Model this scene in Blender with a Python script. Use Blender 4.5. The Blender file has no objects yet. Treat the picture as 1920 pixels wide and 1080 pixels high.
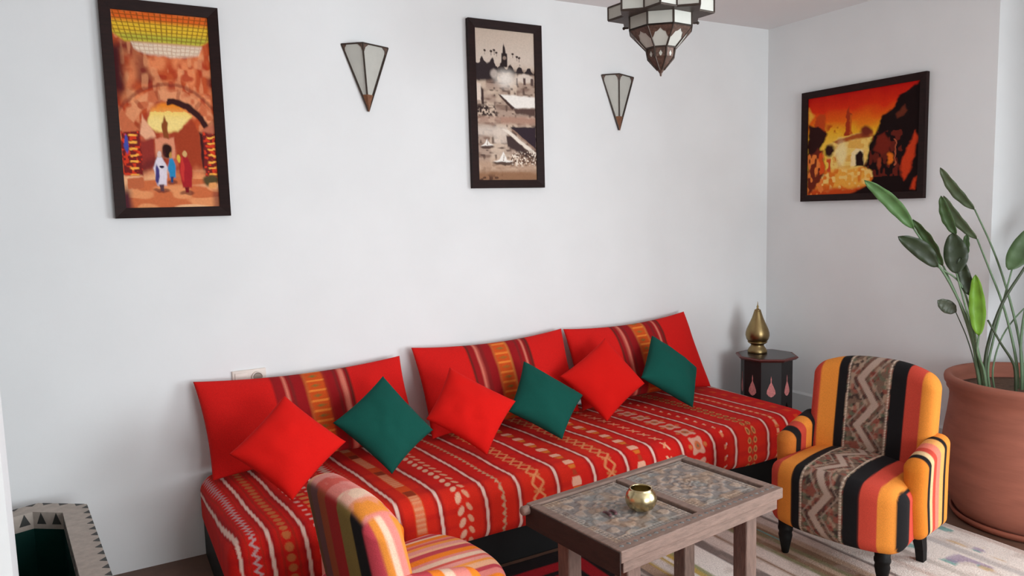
import bpy, math, random
import numpy as np
from mathutils import Vector, Matrix

random.seed(7); np.random.seed(7)
scene = bpy.context.scene
COL = scene.collection

# ------------------------------------------------------------------ camera
W, H_IMG, F_PX = 1920.0, 1080.0, 1384.67
YAW, PITCH, ROLL, CAM_H = 0.5128, -0.1044, -0.0272, 1.6
_d = np.array([math.sin(YAW)*math.cos(PITCH), math.cos(YAW)*math.cos(PITCH), math.sin(PITCH)])
_r = np.array([math.cos(YAW), -math.sin(YAW), 0.0])
_u = np.cross(_r, _d)
_c, _s = math.cos(ROLL), math.sin(ROLL)
CAM_R, CAM_U, CAM_D = _c*_r+_s*_u, -_s*_r+_c*_u, _d
CAM_P = np.array([0, 0, CAM_H])
cam_data = bpy.data.cameras.new('camera'); cam = bpy.data.objects.new('camera', cam_data); COL.objects.link(cam)
cam_data.sensor_width = 36.0; cam_data.lens = F_PX*36.0/W; cam_data.clip_start = 0.05
m = Matrix.Identity(4)
for i in range(3):
    m[i][0], m[i][1], m[i][2], m[i][3] = CAM_R[i], CAM_U[i], -CAM_D[i], CAM_P[i]
cam.matrix_world = m
scene.camera = cam

def ray(u, v): return CAM_R*((u-W/2)/F_PX) - CAM_U*((v-H_IMG/2)/F_PX) + CAM_D
def on_z(u, v, z): d = ray(u, v); return CAM_P + d*((z-CAM_H)/d[2])
def on_y(u, v, y): d = ray(u, v); return CAM_P + d*(y/d[1])
def on_x(u, v, x): d = ray(u, v); return CAM_P + d*(x/d[0])
def at_depth(u, v, dep): return CAM_P + ray(u, v)*dep
def on_plane(u, v, p0, n): d = ray(u, v); n = np.array(n, float); return CAM_P + d*(n@(np.array(p0)-CAM_P))/(n@d)

# ------------------------------------------------------------------ world, light, exposure
world = bpy.data.worlds.new('daylight'); scene.world = world; world.use_nodes = True
bg = world.node_tree.nodes['Background']
bg.inputs['Color'].default_value = (0.86, 0.93, 1.0, 1); bg.inputs['Strength'].default_value = 0.6
def area(name, loc, rot, sx, sy, power, color):
    l = bpy.data.lights.new(name, 'AREA'); l.shape = 'RECTANGLE'; l.size = sx; l.size_y = sy; l.energy = power; l.color = color
    o = bpy.data.objects.new(name, l); COL.objects.link(o); o.location = loc; o.rotation_euler = rot; return o
WIN_X = 4.64
area('window_daylight', (WIN_X+0.12, -0.70, 1.35), (0, math.radians(90), 0), 1.9, 2.6, 190, (0.90, 0.965, 1.0))
area('terrace_daylight', (2.1, -2.72, 1.3), (math.radians(90), 0, 0), 2.4, 1.8, 155, (0.905, 0.968, 1.0))
vs = scene.view_settings
vs.view_transform = 'Standard'; vs.look = 'None'; vs.gamma = 1.0; vs.use_curve_mapping = False; vs.exposure = -0.06

# ------------------------------------------------------------------ helpers
def lin(c):
    c = np.asarray(c, float)/255.0
    return np.where(c <= 0.04045, c/12.92, ((c+0.055)/1.055)**2.4)
def rgb(*c): return lin(c)
MATS = {}
def mat(name, color, rough=0.6, metal=0.0, noise=0.0, nscale=20, bump=0.0, bscale=60, trans=0.0, spec=0.5, sheen=0.0, stretch=None):
    if name in MATS: return MATS[name]
    M = bpy.data.materials.new(name); M.use_nodes = True; nt = M.node_tree; b = nt.nodes['Principled BSDF']
    c = lin(color)
    b.inputs['Roughness'].default_value = rough; b.inputs['Metallic'].default_value = metal
    b.inputs['Specular IOR Level'].default_value = spec
    if sheen: b.inputs['Sheen Weight'].default_value = sheen
    if trans: b.inputs['Transmission Weight'].default_value = trans
    tc = nt.nodes.new('ShaderNodeTexCoord'); src = tc.outputs['Object']
    if stretch:
        mp = nt.nodes.new('ShaderNodeMapping'); mp.inputs['Scale'].default_value = stretch
        nt.links.new(src, mp.inputs['Vector']); src = mp.outputs['Vector']
    if noise > 0:
        n = nt.nodes.new('ShaderNodeTexNoise'); n.inputs['Scale'].default_value = nscale; n.inputs['Detail'].default_value = 5
        nt.links.new(src, n.inputs['Vector'])
        r = nt.nodes.new('ShaderNodeValToRGB')
        r.color_ramp.elements[0].position = 0.3; r.color_ramp.elements[1].position = 0.7
        r.color_ramp.elements[0].color = (*(c*(1-noise)), 1); r.color_ramp.elements[1].color = (*np.minimum(c*(1+noise), 1), 1)
        nt.links.new(n.outputs['Fac'], r.inputs['Fac']); nt.links.new(r.outputs['Color'], b.inputs['Base Color'])
    else: b.inputs['Base Color'].default_value = (*c, 1)
    if bump > 0:
        n2 = nt.nodes.new('ShaderNodeTexNoise'); n2.inputs['Scale'].default_value = bscale; n2.inputs['Detail'].default_value = 4
        bp = nt.nodes.new('ShaderNodeBump'); bp.inputs['Strength'].default_value = bump; bp.inputs['Distance'].default_value = 0.01
        nt.links.new(src, n2.inputs['Vector']); nt.links.new(n2.outputs['Fac'], bp.inputs['Height']); nt.links.new(bp.outputs['Normal'], b.inputs['Normal'])
    MATS[name] = M; return M
def vmat(name, rough=0.9, nscale=300, noise=0.12, bump=0.25, spec=0.25, sheen=0.0):
    """woven or painted surface: colour from the pattern attribute, fine procedural grain on top"""
    if name in MATS: return MATS[name]
    M = bpy.data.materials.new(name); M.use_nodes = True; nt = M.node_tree; b = nt.nodes['Principled BSDF']
    b.inputs['Roughness'].default_value = rough; b.inputs['Specular IOR Level'].default_value = spec
    if sheen: b.inputs['Sheen Weight'].default_value = sheen
    a = nt.nodes.new('ShaderNodeAttribute'); a.attribute_name = 'pattern'
    tc = nt.nodes.new('ShaderNodeTexCoord'); n = nt.nodes.new('ShaderNodeTexNoise'); n.inputs['Scale'].default_value = nscale
    nt.links.new(tc.outputs['Object'], n.inputs['Vector'])
    mr = nt.nodes.new('ShaderNodeMapRange'); mr.inputs['To Min'].default_value = 1-noise; mr.inputs['To Max'].default_value = 1+noise
    mr.inputs['From Min'].default_value = 0.3; mr.inputs['From Max'].default_value = 0.7
    nt.links.new(n.outputs['Fac'], mr.inputs['Value'])
    vm = nt.nodes.new('ShaderNodeVectorMath'); vm.operation = 'SCALE'
    nt.links.new(a.outputs['Color'], vm.inputs[0]); nt.links.new(mr.outputs['Result'], vm.inputs['Scale'])
    nt.links.new(vm.outputs['Vector'], b.inputs['Base Color'])
    if bump > 0:
        bp = nt.nodes.new('ShaderNodeBump'); bp.inputs['Strength'].default_value = bump; bp.inputs['Distance'].default_value = 0.004
        nt.links.new(n.outputs['Fac'], bp.inputs['Height']); nt.links.new(bp.outputs['Normal'], b.inputs['Normal'])
    MATS[name] = M; return M

def mesh_obj(name, verts, faces, material, parent=None, smooth=False, colors=None, label=None, loc=None):
    me = bpy.data.meshes.new(name)
    me.from_pydata([tuple(map(float, v)) for v in verts], [], [tuple(map(int, f)) for f in faces])
    me.validate()
    if smooth is True:
        me.polygons.foreach_set('use_smooth', [True]*len(me.polygons))
    if colors is not None:
        at = me.color_attributes.new('pattern', 'FLOAT_COLOR', 'POINT')
        c4 = np.ones((len(me.vertices), 4), np.float32); c4[:, :3] = np.asarray(colors)[:, :3]
        at.data.foreach_set('color', c4.ravel())
    me.materials.append(material); me.update()
    o = bpy.data.objects.new(name, me); COL.objects.link(o)
    if parent is not None: o.parent = parent
    if loc is not None: o.location = loc
    if label: o['label'] = label
    return o
def fix_normals(o):
    import bmesh
    bm = bmesh.new(); bm.from_mesh(o.data); bmesh.ops.recalc_face_normals(bm, faces=bm.faces); bm.to_mesh(o.data); bm.free(); return o
def tag(o, label, cat, group=None):
    o['label'] = label; o['category'] = cat
    if group: o['group'] = group
    return o
def struct(o): o['kind'] = 'structure'; return o
def thing(name, label, cat, loc=(0, 0, 0), rz=0.0, group=None):
    o = bpy.data.objects.new(name, None); COL.objects.link(o); o.empty_display_size = 0.1
    o.location = loc; o.rotation_euler = (0, 0, rz); return tag(o, label, cat, group)

class Geo:
    def __init__(s): s.v = []; s.f = []
    def add(s, v, f):
        o = len(s.v); s.v += [tuple(p) for p in v]; s.f += [tuple(i+o for i in q) for q in f]; return s
    def box(s, a, b, bev=0.0):
        (x0, y0, z0), (x1, y1, z1) = a, b
        if bev <= 0:
            return s.add([(x0,y0,z0),(x1,y0,z0),(x1,y1,z0),(x0,y1,z0),(x0,y0,z1),(x1,y0,z1),(x1,y1,z1),(x0,y1,z1)],
                         [(0,3,2,1),(4,5,6,7),(0,1,5,4),(1,2,6,5),(2,3,7,6),(3,0,4,7)])
        c = np.array([(x0+x1)/2, (y0+y1)/2, (z0+z1)/2]); h = np.array([x1-x0, y1-y0, z1-z0])/2
        v, f = rbox(h, bev, (1, 1, 1), 2); return s.add(v+c, f)
    def obox(s, c, ax, ay, az):
        c = np.array(c); ax = np.array(ax); ay = np.array(ay); az = np.array(az)
        v = [c+sx*ax+sy*ay+sz*az for sz in (-1, 1) for sx, sy in ((-1,-1),(1,-1),(1,1),(-1,1))]
        return s.add(v, [(0,3,2,1),(4,5,6,7),(0,1,5,4),(1,2,6,5),(2,3,7,6),(3,0,4,7)])
    def bar(s, p, q, r, n=6):
        p = np.array(p, float); q = np.array(q, float); d = q-p; L = np.linalg.norm(d); d /= L
        a = np.cross(d, (0, 0, 1)) if abs(d[2]) < 0.9 else np.cross(d, (1, 0, 0)); a /= np.linalg.norm(a); b = np.cross(d, a)
        ring = [a*math.cos(2*math.pi*i/n)*r + b*math.sin(2*math.pi*i/n)*r for i in range(n)]
        return s.add([p+x for x in ring]+[q+x for x in ring], [(i, (i+1) % n, n+(i+1) % n, n+i) for i in range(n)]+[tuple(range(n-1, -1, -1)), tuple(range(n, 2*n))])
    def tube(s, pts, radii, n=10):
        pts = [np.array(p, float) for p in pts]; v = []; prev = None
        for i, p in enumerate(pts):
            d = pts[min(i+1, len(pts)-1)] - pts[max(i-1, 0)]; d /= np.linalg.norm(d)
            a = np.cross(d, (0.3, 0.9, 0.1)) if prev is None else prev - d*(prev@d)
            a /= np.linalg.norm(a); prev = a; b = np.cross(d, a); r = radii[i] if hasattr(radii, '__len__') else radii
            v += [p + (a*math.cos(2*math.pi*k/n)+b*math.sin(2*math.pi*k/n))*r for k in range(n)]
        f = [(i*n+k, i*n+(k+1) % n, (i+1)*n+(k+1) % n, (i+1)*n+k) for i in range(len(pts)-1) for k in range(n)]
        f += [tuple(range(n-1, -1, -1)), tuple(range((len(pts)-1)*n, len(pts)*n))]
        return s.add(v, f)
    def lathe(s, prof, n=32, c=(0, 0, 0), ang0=0.0):
        v = [(c[0]+r*math.cos(ang0+2*math.pi*k/n), c[1]+r*math.sin(ang0+2*math.pi*k/n), c[2]+z) for r, z in prof for k in range(n)]
        f = [(i*n+k, i*n+(k+1) % n, (i+1)*n+(k+1) % n, (i+1)*n+k) for i in range(len(prof)-1) for k in range(n)]
        f += [tuple(range(n-1, -1, -1)), tuple(range((len(prof)-1)*n, len(prof)*n))]
        return s.add(v, f)
    def prism(s, poly, z0, z1):
        n = len(poly); return s.add([(x, y, z0) for x, y in poly]+[(x, y, z1) for x, y in poly],
            [(i, (i+1) % n, n+(i+1) % n, n+i) for i in range(n)]+[tuple(range(n-1, -1, -1)), tuple(range(n, 2*n))])
    def make(s, name, material, parent=None, smooth=False, label=None, loc=None):
        return mesh_obj(name, s.v, s.f, material, parent, smooth, None, label, loc)

def rbox(h, r, n, seg=6, drop=()):
    """rounded box surface, half sizes h, radius r, n interior cells per axis, seg cells per rounded edge; drop = faces such as ('z-',)"""
    h = np.array(h, float); ax = []
    for k in range(3):
        a = np.linspace(-h[k]+r, h[k]-r, n[k]+1)
        e = r*np.tan(np.linspace(0, math.pi/4, seg+1))
        ax.append(np.concatenate([-h[k]+r-e[::-1][:-1], a, h[k]-r+e[1:]]))
    V = []; F = []; off = 0
    for k in range(3):
        i, j = (k+1) % 3, (k+2) % 3
        for sg in (-1, 1):
            if 'xyz'[k]+('-' if sg < 0 else '+') in drop: continue
            A, B = np.meshgrid(ax[i], ax[j], indexing='ij'); P = np.zeros(A.shape+(3,))
            P[..., i] = A; P[..., j] = B; P[..., k] = sg*h[k]
            ni, nj = A.shape; idx = np.arange(ni*nj).reshape(ni, nj)+off
            q = np.stack([idx[:-1, :-1], idx[1:, :-1], idx[1:, 1:], idx[:-1, 1:]], -1).reshape(-1, 4)
            if sg < 0: q = q[:, ::-1]
            V.append(P.reshape(-1, 3)); F.append(q); off += ni*nj
    V = np.concatenate(V); F = np.concatenate(F)
    Q = np.clip(V, -(h-r), h-r); D = V-Q; L = np.linalg.norm(D, axis=1, keepdims=True); L[L == 0] = 1
    V = Q + D/L*r
    key = np.round(V*1e5).astype(np.int64); _, first, inv = np.unique(key, axis=0, return_index=True, return_inverse=True)
    inv = np.asarray(inv).ravel()
    return V[first], inv[F]

def smooth_noise(shape, cells, seed=0):
    rs = np.random.RandomState(seed); g = rs.rand(cells[0]+2, cells[1]+2)
    a = np.linspace(0, cells[0], shape[0]); b = np.linspace(0, cells[1], shape[1])
    i = np.minimum(a.astype(int), cells[0]); j = np.minimum(b.astype(int), cells[1]); fa = (a-i)[:, None]; fb = (b-j)[None, :]
    fa = fa*fa*(3-2*fa); fb = fb*fb*(3-2*fb)
    return (g[i][:, j]*(1-fa)*(1-fb)+g[i+1][:, j]*fa*(1-fb)+g[i][:, j+1]*(1-fa)*fb+g[i+1][:, j+1]*fa*fb)
def vnoise(p, scale, seed=0):
    """value noise on points"""
    q = np.asarray(p)*scale; i = np.floor(q).astype(np.int64); f = q-i; f = f*f*(3-2*f)
    def hsh(a):
        h = (a[:, 0]*374761393 + a[:, 1]*668265263 + a[:, 2]*2147483647 + seed*974711) & 0xffffffff
        h = ((h ^ (h >> 13))*1274126177) & 0xffffffff
        return ((h ^ (h >> 16)) & 0xffff)/65535.0
    r = 0
    for dx in (0, 1):
        for dy in (0, 1):
            for dz in (0, 1):
                w = (f[:, 0] if dx else 1-f[:, 0])*(f[:, 1] if dy else 1-f[:, 1])*(f[:, 2] if dz else 1-f[:, 2])
                r = r + w*hsh(i+np.array([dx, dy, dz]))
    return r
def sstep(a, b, x): t = np.clip((x-a)/(b-a+1e-9), 0, 1); return t*t*(3-2*t)
def mixc(C, mask, col): mask = np.clip(mask, 0, 1)[..., None]; return C*(1-mask)+np.asarray(col)*mask

# ------------------------------------------------------------------ materials
M_wall = mat('white_plaster', (236, 238, 239), 0.9, noise=0.02, nscale=3, bump=0.04, bscale=40)
M_room = mat('tan_tadelakt', (186, 174, 162), 0.8, noise=0.08, nscale=4)
M_ceil = mat('ceiling_plaster', (234, 231, 231), 0.95, noise=0.02, nscale=2)
M_base = mat('white_skirting', (214, 216, 216), 0.6)
M_floor = mat('brown_floor', (98, 70, 56), 0.55, noise=0.18, nscale=6, bump=0.05, bscale=30)
M_black = mat('black_wood', (9, 8, 8), 0.55, noise=0.2, nscale=20, spec=0.2)
M_frame = mat('dark_frame_wood', (34, 15, 13), 0.6, noise=0.25, nscale=18, spec=0.2, stretch=(1, 1, 6))
M_brass = mat('aged_brass', (150, 130, 90), 0.36, metal=1.0, noise=0.15, nscale=14)
M_brass2 = mat('polished_brass', (196, 182, 142), 0.26, metal=1.0, noise=0.1, nscale=25)
M_lead = mat('dark_lantern_metal', (72, 62, 56), 0.5, metal=0.6, noise=0.2, nscale=60)
M_copper = mat('rusty_copper', (132, 88, 62), 0.5, metal=0.4, noise=0.25, nscale=60)
M_bronze = mat('brown_pierced_bronze', (92, 70, 60), 0.5, metal=0.35, noise=0.4, nscale=110)
M_glass = mat('frosted_glass', (214, 214, 206), 0.55, noise=0.03, nscale=30, trans=0.25)
M_old = mat('weathered_wood', (130, 106, 95), 0.75, noise=0.22, nscale=14, bump=0.25, bscale=60, stretch=(1, 5, 5))
M_oldleg = mat('weathered_leg_wood', (116, 92, 82), 0.75, noise=0.22, nscale=16, bump=0.25, bscale=50, stretch=(5, 5, 1))
M_shadew = mat('shaded_side_wood', (44, 25, 19), 0.8, noise=0.25, nscale=14, bump=0.2, bscale=50, stretch=(5, 1, 5))  # wood tone darkened to carry the shade on the table's sides
M_terra = mat('terracotta', (158, 96, 78), 0.8, noise=0.12, nscale=5, bump=0.12, bscale=25, stretch=(1, 1, 5))
M_saucer = mat('terracotta_saucer', (150, 84, 64), 0.75, noise=0.12, nscale=9)
M_soil = mat('potting_soil', (96, 72, 56), 1.0, noise=0.35, nscale=60, bump=0.6, bscale=80)
M_plastic = mat('ivory_plastic', (226, 214, 204), 0.4)
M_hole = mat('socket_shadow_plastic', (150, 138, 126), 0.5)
M_red = mat('red_cotton', (214, 22, 16), 0.95, noise=0.04, nscale=220, bump=0.15, bscale=400, spec=0.2)
M_green = mat('green_cotton', (14, 78, 68), 0.95, noise=0.06, nscale=220, bump=0.15, bscale=400, spec=0.2)
M_kilim = vmat('woven_kilim'); M_paint = vmat('painted_canvas', rough=0.7, noise=0.05, nscale=120, bump=0.1, spec=0.12)
M_rug = vmat('rug_weave', noise=0.15, nscale=150, bump=0.5)
M_carved = vmat('carved_wood', rough=0.75, noise=0.14, nscale=90, bump=0.3)

# ------------------------------------------------------------------ the setting
YB, XR, ZC = 3.702, 4.182, 2.80          # sofa wall, right wall, ceiling
YR = 2.185                               # right wall ends here and turns outward
XL, YF = -1.7, -2.6
def wbox(name, a, b, material=M_wall): return struct(Geo().box(a, b).make(name, material))
wbox('floor', (XL-0.2, YF-0.2, -0.1), (WIN_X+0.2, YB+0.2, 0), M_floor)
wbox('ceiling', (XL-0.2, YF-0.2, ZC), (WIN_X+0.2, YB+0.2, ZC+0.1), M_ceil)
wbox('wall_back', (XL-0.2, YB, 0), (XR, YB+0.2, ZC))
struct(Geo().prism([(XR, YR), (WIN_X+0.2, YR), (WIN_X+0.2, YB+0.2), (XR, YB+0.2)], 0, ZC).make('wall_right', M_wall))
wbox('wall_left', (XL-0.2, YF-0.2, 0), (XL, YB, ZC), M_room)
wbox('wall_partition', (XL, 2.40, 0), (-0.2645, 2.53, ZC))
wbox('added_shade_pier', (4.02, 0.85, 0), (WIN_X, 1.15, ZC))  # unseen slab added to keep window light off the wall return
g = Geo()                                # window wall with its opening
g.box((WIN_X, YF-0.2, 0), (WIN_X+0.2, -2.05, ZC)).box((WIN_X, 0.65, 0), (WIN_X+0.2, YR, ZC))
g.box((WIN_X, -2.05, 0), (WIN_X+0.2, 0.65, 0.35)).box((WIN_X, -2.05, 2.35), (WIN_X+0.2, 0.65, ZC)); struct(g.make('wall_window', M_wall))
g = Geo()
g.box((XL, YF-0.2, 0), (0.85, YF, ZC)).box((3.35, YF-0.2, 0), (WIN_X, YF, ZC)).box((0.85, YF-0.2, 2.25), (3.35, YF, ZC)).box((0.85, YF-0.2, 0), (3.35, YF, 0.35)); struct(g.make('wall_front', M_room))
g = Geo()
for (y0, y1, z0, z1) in ((-2.05, -1.99, .35, 2.35), (.59, .65, .35, 2.35), (-1.99, .59, .35, .41), (-1.99, .59, 2.29, 2.35)): g.box((WIN_X+0.02, y0, z0), (WIN_X+0.08, y1, z1))
struct(g.make('window_1', M_base))
g = Geo()
for (x0, x1, z0, z1) in ((.85, .91, .35, 2.25), (3.29, 3.35, .35, 2.25), (.91, 3.29, .35, .41), (.91, 3.29, 2.19, 2.25)): g.box((x0, YF-0.08, z0), (x1, YF-0.02, z1))
struct(g.make('window_2', M_base))
g = Geo().box((XR-0.014, YR, 0), (XR, YB, 0.285)).add([(XR-0.014, YR, 0.285), (XR, YR, 0.285), (XR, YB, 0.285), (XR-0.014, YB, 0.285), (XR, YR, 0.30), (XR, YB, 0.30)],
    [(0, 3, 5, 4), (0, 4, 1), (3, 2, 5), (1, 4, 5, 2), (0, 1, 2, 3)])
struct(g.make('baseboard_right', M_base))

# ------------------------------------------------------------------ framed pictures
def soft_poly(U, V, pts, soft=0.008):
    """mask of polygon with soft edge; U, V arrays, pts in the same units"""
    inside = np.zeros(U.shape, bool); dist = np.full(U.shape, 9.0); n = len(pts)
    for i in range(n):
        (x0, y0), (x1, y1) = pts[i], pts[(i+1) % n]
        c = ((y0 > V) != (y1 > V)) & (U < (x1-x0)*(V-y0)/(y1-y0+1e-12)+x0); inside ^= c
        dx, dy = x1-x0, y1-y0; t = np.clip(((U-x0)*dx+(V-y0)*dy)/(dx*dx+dy*dy+1e-12), 0, 1)
        dist = np.minimum(dist, np.hypot(U-x0-t*dx, V-y0-t*dy))
    sd = np.where(inside, dist, -dist); return sstep(-soft, soft, sd)
def ell(U, V, cx, cy, rx, ry, soft=0.25): return sstep(1+soft, 1-soft, np.hypot((U-cx)/rx, (V-cy)/ry))

def brush(U, V, seed, amp):
    """hand-painted wobble"""
    a = smooth_noise(U.shape, (16, 22), seed)-.5; b = smooth_noise(U.shape, (40, 50), seed+1)-.5; c = smooth_noise(U.shape, (16, 22), seed+2)-.5; d = smooth_noise(U.shape, (40, 50), seed+3)-.5
    k = sstep(.14, .24, V) if amp == .022 else 1.0
    return U+k*amp*(a*.7+b*.35), V+k*amp*.7*(c*.7+d*.35)

def paint_market(U, V, asp):
    S = U.shape; U, V = brush(U, V, 40, 0.022); N1 = smooth_noise(S, (9, 16), 1); N2 = smooth_noise(S, (18, 34), 2); N3 = smooth_noise(S, (5, 30), 3); N4 = smooth_noise(S, (40, 80), 4)
    C = np.zeros(S+(3,))+rgb(196, 84, 44)
    C = mixc(C, sstep(.3, .75, N1)*.9, rgb(238, 142, 92)); C = mixc(C, sstep(.4, .85, N2)*.8, rgb(176, 54, 28)); C = mixc(C, sstep(.5, .95, smooth_noise(S, (7, 12), 9))*.8, rgb(104, 34, 34)); C = mixc(C, sstep(.55, .8, smooth_noise(S, (26, 24), 8))*.5, rgb(244, 168, 118))
    w = sstep(.16, .02, U)*sstep(.12, .2, V)*sstep(.5, .38, V); C = mixc(C, w, rgb(74, 26, 30))
    # sunlit lattice roof
    roof = soft_poly(U, V, [(0, 0), (1, 0), (1, .12), (.9, .15), (.12, .15), (0, .11)], .012)
    C = mixc(C, roof, rgb(226, 104, 36)); C = mixc(C, roof*sstep(.03, .07, V), rgb(232, 190, 52)); C = mixc(C, roof*sstep(.09, .13, V), rgb(190, 186, 66))
    fan = (U-.5)/(0.55+.9*(.2-V)); lat = np.maximum(sstep(.72, .95, np.cos(fan*75)), sstep(.6, .95, np.cos(V*330)))
    C = mixc(C, roof*lat*.75, rgb(112, 62, 24))
    wh = soft_poly(U, V, [(.18, .155), (.92, .155), (.88, .2), (.6, .222), (.3, .205), (.2, .185)], .012); C = mixc(C, wh, rgb(236, 214, 190)); C = mixc(C, wh*lat*.5, rgb(180, 120, 80))
    # arch mouth
    R = np.hypot((U-.52)*.5, (V-.66)*1.0); mouth = sstep(.225, .21, R)*(V < .66) + ((abs(U-.52) < .43)*(V >= .66)); mouth = np.clip(mouth, 0, 1)
    band = sstep(.205, .22, R)*sstep(.285, .265, R)*(V < .68); C = mixc(C, band*.85, rgb(236, 158, 112)); C = mixc(C, band*sstep(.4, .7, N2)*.7, rgb(196, 84, 46)); C = mixc(C, band*sstep(.75, .95, np.cos(np.arctan2(V-.66, (U-.52)*.5)*14))*.5, rgb(150, 60, 36)); C = mixc(C, sstep(.285, .295, R)*sstep(.315, .30, R)*(V < .68)*.6, rgb(120, 40, 34))
    inner = soft_poly(U, V, [(.16, .9), (.2, .6), (.3, .5), (.45, .45), (.6, .44), (.74, .5), (.82, .62), (.86, .9)], .015)
    C = mixc(C, inner, rgb(170, 66, 40)); C = mixc(C, inner*sstep(.4, .7, N1)*.7, rgb(208, 104, 74))
    sky = soft_poly(U, V, [(.28, .57), (.33, .49), (.48, .452), (.62, .46), (.76, .515), (.66, .57), (.64, .6), (.36, .605)], .012)
    skyc = np.where((V < .5)[..., None], rgb(240, 136, 34), rgb(250, 206, 96)); C = mixc(C, sky, 0); C = C + skyc*sky[..., None]
    C = mixc(C, sky*sstep(.46, .56, V)*.6, rgb(252, 232, 160))
    C = mixc(C, soft_poly(U, V, [(.2, .62), (.24, .52), (.33, .6), (.36, .63), (.3, .66)], .01), rgb(240, 176, 138))
    dk = sstep(.19, .2, R)*sstep(.235, .222, R)*(U > .5)*(V < .66)+soft_poly(U, V, [(.82, .6), (.9, .62), (.9, .86), (.84, .86)], .01); C = mixc(C, dk, rgb(58, 26, 26))
    C = mixc(C, soft_poly(U, V, [(.56, .62), (.66, .575), (.76, .54), (.82, .6), (.84, .82), (.58, .8)], .012), rgb(166, 64, 36))
    C = mixc(C, soft_poly(U, V, [(.35, .64), (.55, .635), (.55, .74), (.34, .74)], .008), rgb(226, 146, 112))
    C = mixc(C, soft_poly(U, V, [(.435, .64), (.435, .56), (.455, .545), (.465, .52), (.475, .545), (.495, .56), (.495, .64)], .006), rgb(142, 74, 36))
    C = mixc(C, ell(U, V, .465, .705, .05, .035), rgb(44, 20, 18))
    C = mixc(C, soft_poly(U, V, [(.15, .66), (.33, .64), (.34, .78), (.22, .84), (.15, .84)], .012), rgb(150, 52, 44)); C = mixc(C, sstep(.05, .0, abs((U-.2)*.3+V-.8))*(U > .2)*(U < .45)*.6, rgb(92, 34, 36))
    # ground
    gr = sstep(.78, .86, V+.04*(N1-.5)); C = mixc(C, gr, rgb(234, 152, 100)); C = mixc(C, gr*sstep(.5, .65, N3), rgb(208, 110, 66)); C = mixc(C, gr*sstep(.6, .8, smooth_noise(S, (3, 26), 6)), rgb(246, 188, 140))
    C = mixc(C, sstep(.1, .02, U)*sstep(.86, .94, V), rgb(86, 38, 48)); C = mixc(C, sstep(.9, .97, U)*sstep(.88, .95, V)*.7, rgb(110, 52, 50))
    # stalls with lamps
    for (x0, x1, y0, y1) in ((.0, .2, .6, .83), (.86, 1, .6, .84)):
        st = soft_poly(U, V, [(x0, y0), (x1, y0), (x1, y1), (x0, y1)], .01); C = mixc(C, st, rgb(120, 34, 34))
        C = mixc(C, st*sstep(.55, .7, N4), rgb(216, 60, 34)); C = mixc(C, st*sstep(.3, .7, np.cos(V*190))*sstep(.055, .03, abs(U-(x0+x1)/2-.02)), rgb(252, 176, 74))
    C = mixc(C, soft_poly(U, V, [(0, .56), (.03, .5), (.2, .6), (.02, .61)], .008), rgb(206, 110, 72)); C = mixc(C, soft_poly(U, V, [(.84, .6), (1, .55), (1, .61)], .008), rgb(196, 110, 82))
    C = mixc(C, ell(U, V, .05, .67, .02, .045), rgb(70, 84, 170)); C = mixc(C, soft_poly(U, V, [(.03, .85), (.2, .84), (.2, .9), (.03, .9)], .006), rgb(196, 104, 66))
    C = mixc(C, ell(U, V, .92, .86, .09, .03), rgb(84, 72, 44)); C = mixc(C, ell(U, V, .94, .885, .05, .016), rgb(232, 160, 96))
    # three walking figures
    def fig(cx, top, bot, wd, col, hat, sh):
        nonlocal C
        C = mixc(C, ell(U, V, cx+.0, bot+.01, wd*1.1, .012)*.7, rgb(96, 40, 38))
        C = mixc(C, soft_poly(U, V, [(cx-.3*wd, top+.03), (cx+.3*wd, top+.03), (cx+wd, top+.09), (cx+.75*wd, bot-.015), (cx-.6*wd, bot-.015), (cx-wd, top+.09)], .008), col)
        C = mixc(C, ell(U, V, cx, top+.018, .3*wd, .017), hat)
        C = mixc(C, soft_poly(U, V, [(cx-.35*wd, bot-.02), (cx+.35*wd, bot-.02), (cx+.25*wd, bot+.012), (cx-.25*wd, bot+.012)], .005), sh)
    fig(.505, .705, .86, .045, rgb(44, 138, 190), rgb(190, 140, 70), rgb(30, 70, 120))
    fig(.385, .705, .9, .075, rgb(226, 216, 226), rgb(226, 200, 190), rgb(90, 60, 70)); C = mixc(C, ell(U, V, .345, .83, .02, .05), rgb(70, 60, 120)); C = mixc(C, ell(U, V, .4, .79, .025, .006), rgb(40, 30, 60))
    fig(.655, .705, .915, .07, rgb(168, 34, 42), rgb(214, 170, 110), rgb(120, 20, 30)); C = mixc(C, ell(U, V, .62, .8, .02, .06), rgb(206, 56, 50)); C = mixc(C, ell(U, V, .585, .745, .02, .022), rgb(226, 186, 70))
    return C

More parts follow.
